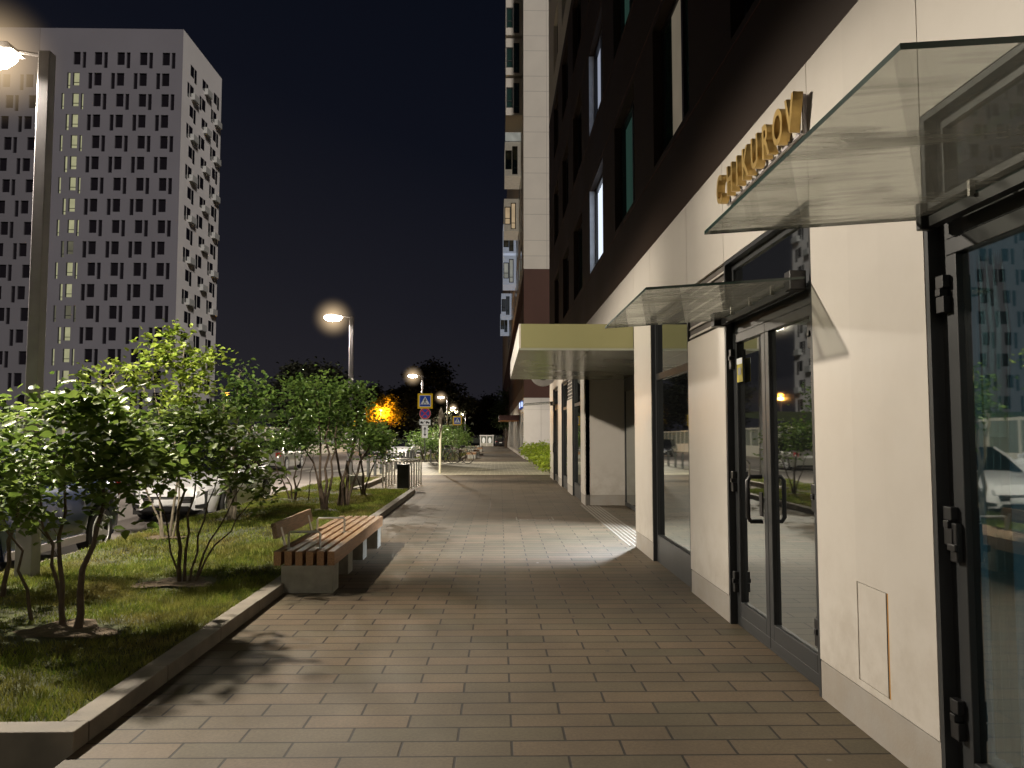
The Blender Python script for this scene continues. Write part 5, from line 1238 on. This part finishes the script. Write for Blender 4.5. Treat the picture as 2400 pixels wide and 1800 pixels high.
# hedge by the gap
def hedge(x0, x1, y0, y1, h, label):
    t = thing('hedge', label, 'hedge', ((x0 + x1) / 2, (y0 + y1) / 2, 0)); r = np.random.default_rng(5); n = 9000
    f = r.uniform(0, 1, (n, 3)); P = np.stack([(f[:, 0] - .5) * (x1 - x0), (f[:, 1] - .5) * (y1 - y0), .08 + f[:, 2] * h], 1)
    hh = h * (.78 + .14 * np.sin(P[:, 1] * 1.7) + .10 * np.sin(P[:, 0] * 5 + P[:, 1] * .9)); P[:, 2] = .08 + f[:, 2] ** .6 * hh
    bulge = 1 + .16 * np.sin(P[:, 1] * 2.3 + 1); P[:, 0] *= bulge * (.72 + .4 * np.sin(np.clip(P[:, 2] / h, 0, 1) * 2.6))
    P += r.normal(0, .05, P.shape)
    leaves_mesh('leaves', P, .12, K['leaf_hedge'], t, .9, .7, 3)
    b = MB()
    for k in range(60):
        x, y = r.uniform(x0 - (x0 + x1) / 2, x1 - (x0 + x1) / 2) * .7, r.uniform(y0 - (y0 + y1) / 2, y1 - (y0 + y1) / 2)
        b.tube([(x, y, -.1), (x * 1.1, y + .05, h * .6)], [.02, .008], 5)
    b.build('stems', K['bark'], t)
hedge(1.75, 3.9, 27.3, 48, 1.0, 'bright yellow-green hedge against the gap between the right hand buildings')
# far trees
def far_tree(loc, h, w, label, m, seed, leaf=.5, ncl=230, per=30, low=.3):
    lob = [(0, 0, h * .62, w * .42, w * .42, h * .30, 3), (w * .25, 0, h * .5, w * .3, w * .3, h * .22, 1.4), (-w * .25, 0, h * .52, w * .3, w * .3, h * .22, 1.4), (0, 0, h * .83, w * .25, w * .25, h * .15, 1), (0, 0, h * low, w * .4, w * .4, h * .12, .8)]
    make_tree('tree', label, 'tree', loc, [(0, 0, .2, 0, h * .8, h * .018), (0, 0, -w * .2, 0, h * .65, h * .01), (0, 0, w * .2, 0, h * .65, h * .01)], lob, m, K['bark'], leaf, ncl, per, h * .055, seed, 'dark trees in the distance', .9, 3., .62, 1.)
far_tree((-8.5, 105, -.7), 12.2, 9.5, 'large dark tree behind the third street lamp', K['leaf_far'], 41)
far_tree((-13.5, 120, -.8), 10, 9, 'dark tree between the second and third lamps', K['leaf_far'], 42)
far_tree((-26.5, 104, -.5), 12, 8, 'dark tree right of the pale tower behind the shrubs', K['leaf_far'], 43)
far_tree((-24, 108, -.5), 12.5, 9, 'dark tree farther right of the tower, left of the second lamp', K['leaf_far'], 44)
far_tree((-18.5, 112, -.6), 9.5, 8, 'low dark tree just left of the second lamp post', K['leaf_far'], 45)
far_tree((-5.6, 175, -1.1), 10.5, 8, 'dark tree behind the farthest lamps', K['leaf_far'], 46)
far_tree((-1.2, 165, -1.1), 11, 7, 'dark green tree above the far kiosk', K['leaf_far'], 47)
far_tree((1.6, 112, -.65), 0.1 + 8.6, 4.2, 'green tree hanging over the far end of the pavement by the facade', K['leaf_fargreen'], 48, .3, 110, 26, .45)
far_tree((3.5, 185, -1.2), 10, 7, 'dark tree at the very end of the pavement', K['leaf_far'], 49)
make_tree('tree', 'tree glowing yellow from an orange lamp inside its crown', 'tree', (-12.7, 88, -.6),
    [(0, 0, .1, 0, 4.6, .12), (0, 0, -1.2, 0, 4.2, .07), (0, 0, 1.3, 0, 4.3, .07)],
    [(0, 0, 4.6, 1.6, 1.3, 1.2, 3), (1.2, 0, 4.1, 1.2, 1.1, 1.0, 1.6), (-1.3, 0, 4.0, 1.2, 1.1, 1.0, 1.6), (.3, 0, 5.8, 1.2, 1., .8, 1)], K['leaf_yellow'], K['bark'], .26, 110, 26, .34, 50, None, .9, 2., .62, 1.)

# ------------------------------------------------------------------ world, added skyglow light, render
w = bpy.data.worlds.new('World'); scene.world = w; w.use_nodes = True; nt = w.node_tree; nt.nodes.clear()
out = nt.nodes.new('ShaderNodeOutputWorld'); bg = nt.nodes.new('ShaderNodeBackground')
tc = nt.nodes.new('ShaderNodeTexCoord'); sx = nt.nodes.new('ShaderNodeSeparateXYZ'); nt.links.new(tc.outputs['Generated'], sx.inputs[0])
ax = nt.nodes.new('ShaderNodeMath'); ax.operation = 'MULTIPLY_ADD'; ax.inputs[1].default_value = .28; nt.links.new(sx.outputs[0], ax.inputs[0]); nt.links.new(sx.outputs[2], ax.inputs[2])
rp = nt.nodes.new('ShaderNodeValToRGB'); nt.links.new(ax.outputs[0], rp.inputs[0]); e = rp.color_ramp.elements
e[0].position = 0.0; e[0].color = (.0165, .0155, .0195, 1); e[1].position = .62; e[1].color = (.0022, .0032, .0068, 1)
q = e.new(.13); q.color = (.0105, .0105, .0150, 1); q = e.new(.33); q.color = (.0045, .0054, .0100, 1)
nt.links.new(rp.outputs[0], bg.inputs[0]); bg.inputs[1].default_value = 1.0; nt.links.new(bg.outputs[0], out.inputs[0])
sl_ = bpy.data.lights.new('skyglow_fill', 'SUN'); sl_.energy = 1.9; sl_.angle = R(9); sl_.color = (1.0, .93, .86)  # added sun lamp standing in for skyglow on far facades and treetops
so_ = bpy.data.objects.new('skyglow_fill', sl_); col.objects.link(so_)
so_.rotation_euler = Vector((-.36, .72, -.54)).to_track_quat('-Z', 'Y').to_euler(); so_.location = (30, -15, 60)

scene.render.engine = 'CYCLES'
c = scene.cycles; c.use_denoising = True; c.max_bounces = 7; c.diffuse_bounces = 3; c.glossy_bounces = 4; c.transparent_max_bounces = 12
c.sample_clamp_indirect = 4; c.caustics_reflective = False; c.caustics_refractive = False
try: c.denoiser = 'OPENIMAGEDENOISE'
except Exception: pass
scene.view_settings.view_transform = 'Standard'; scene.view_settings.look = 'None'; scene.view_settings.exposure = 0; scene.view_settings.gamma = 1
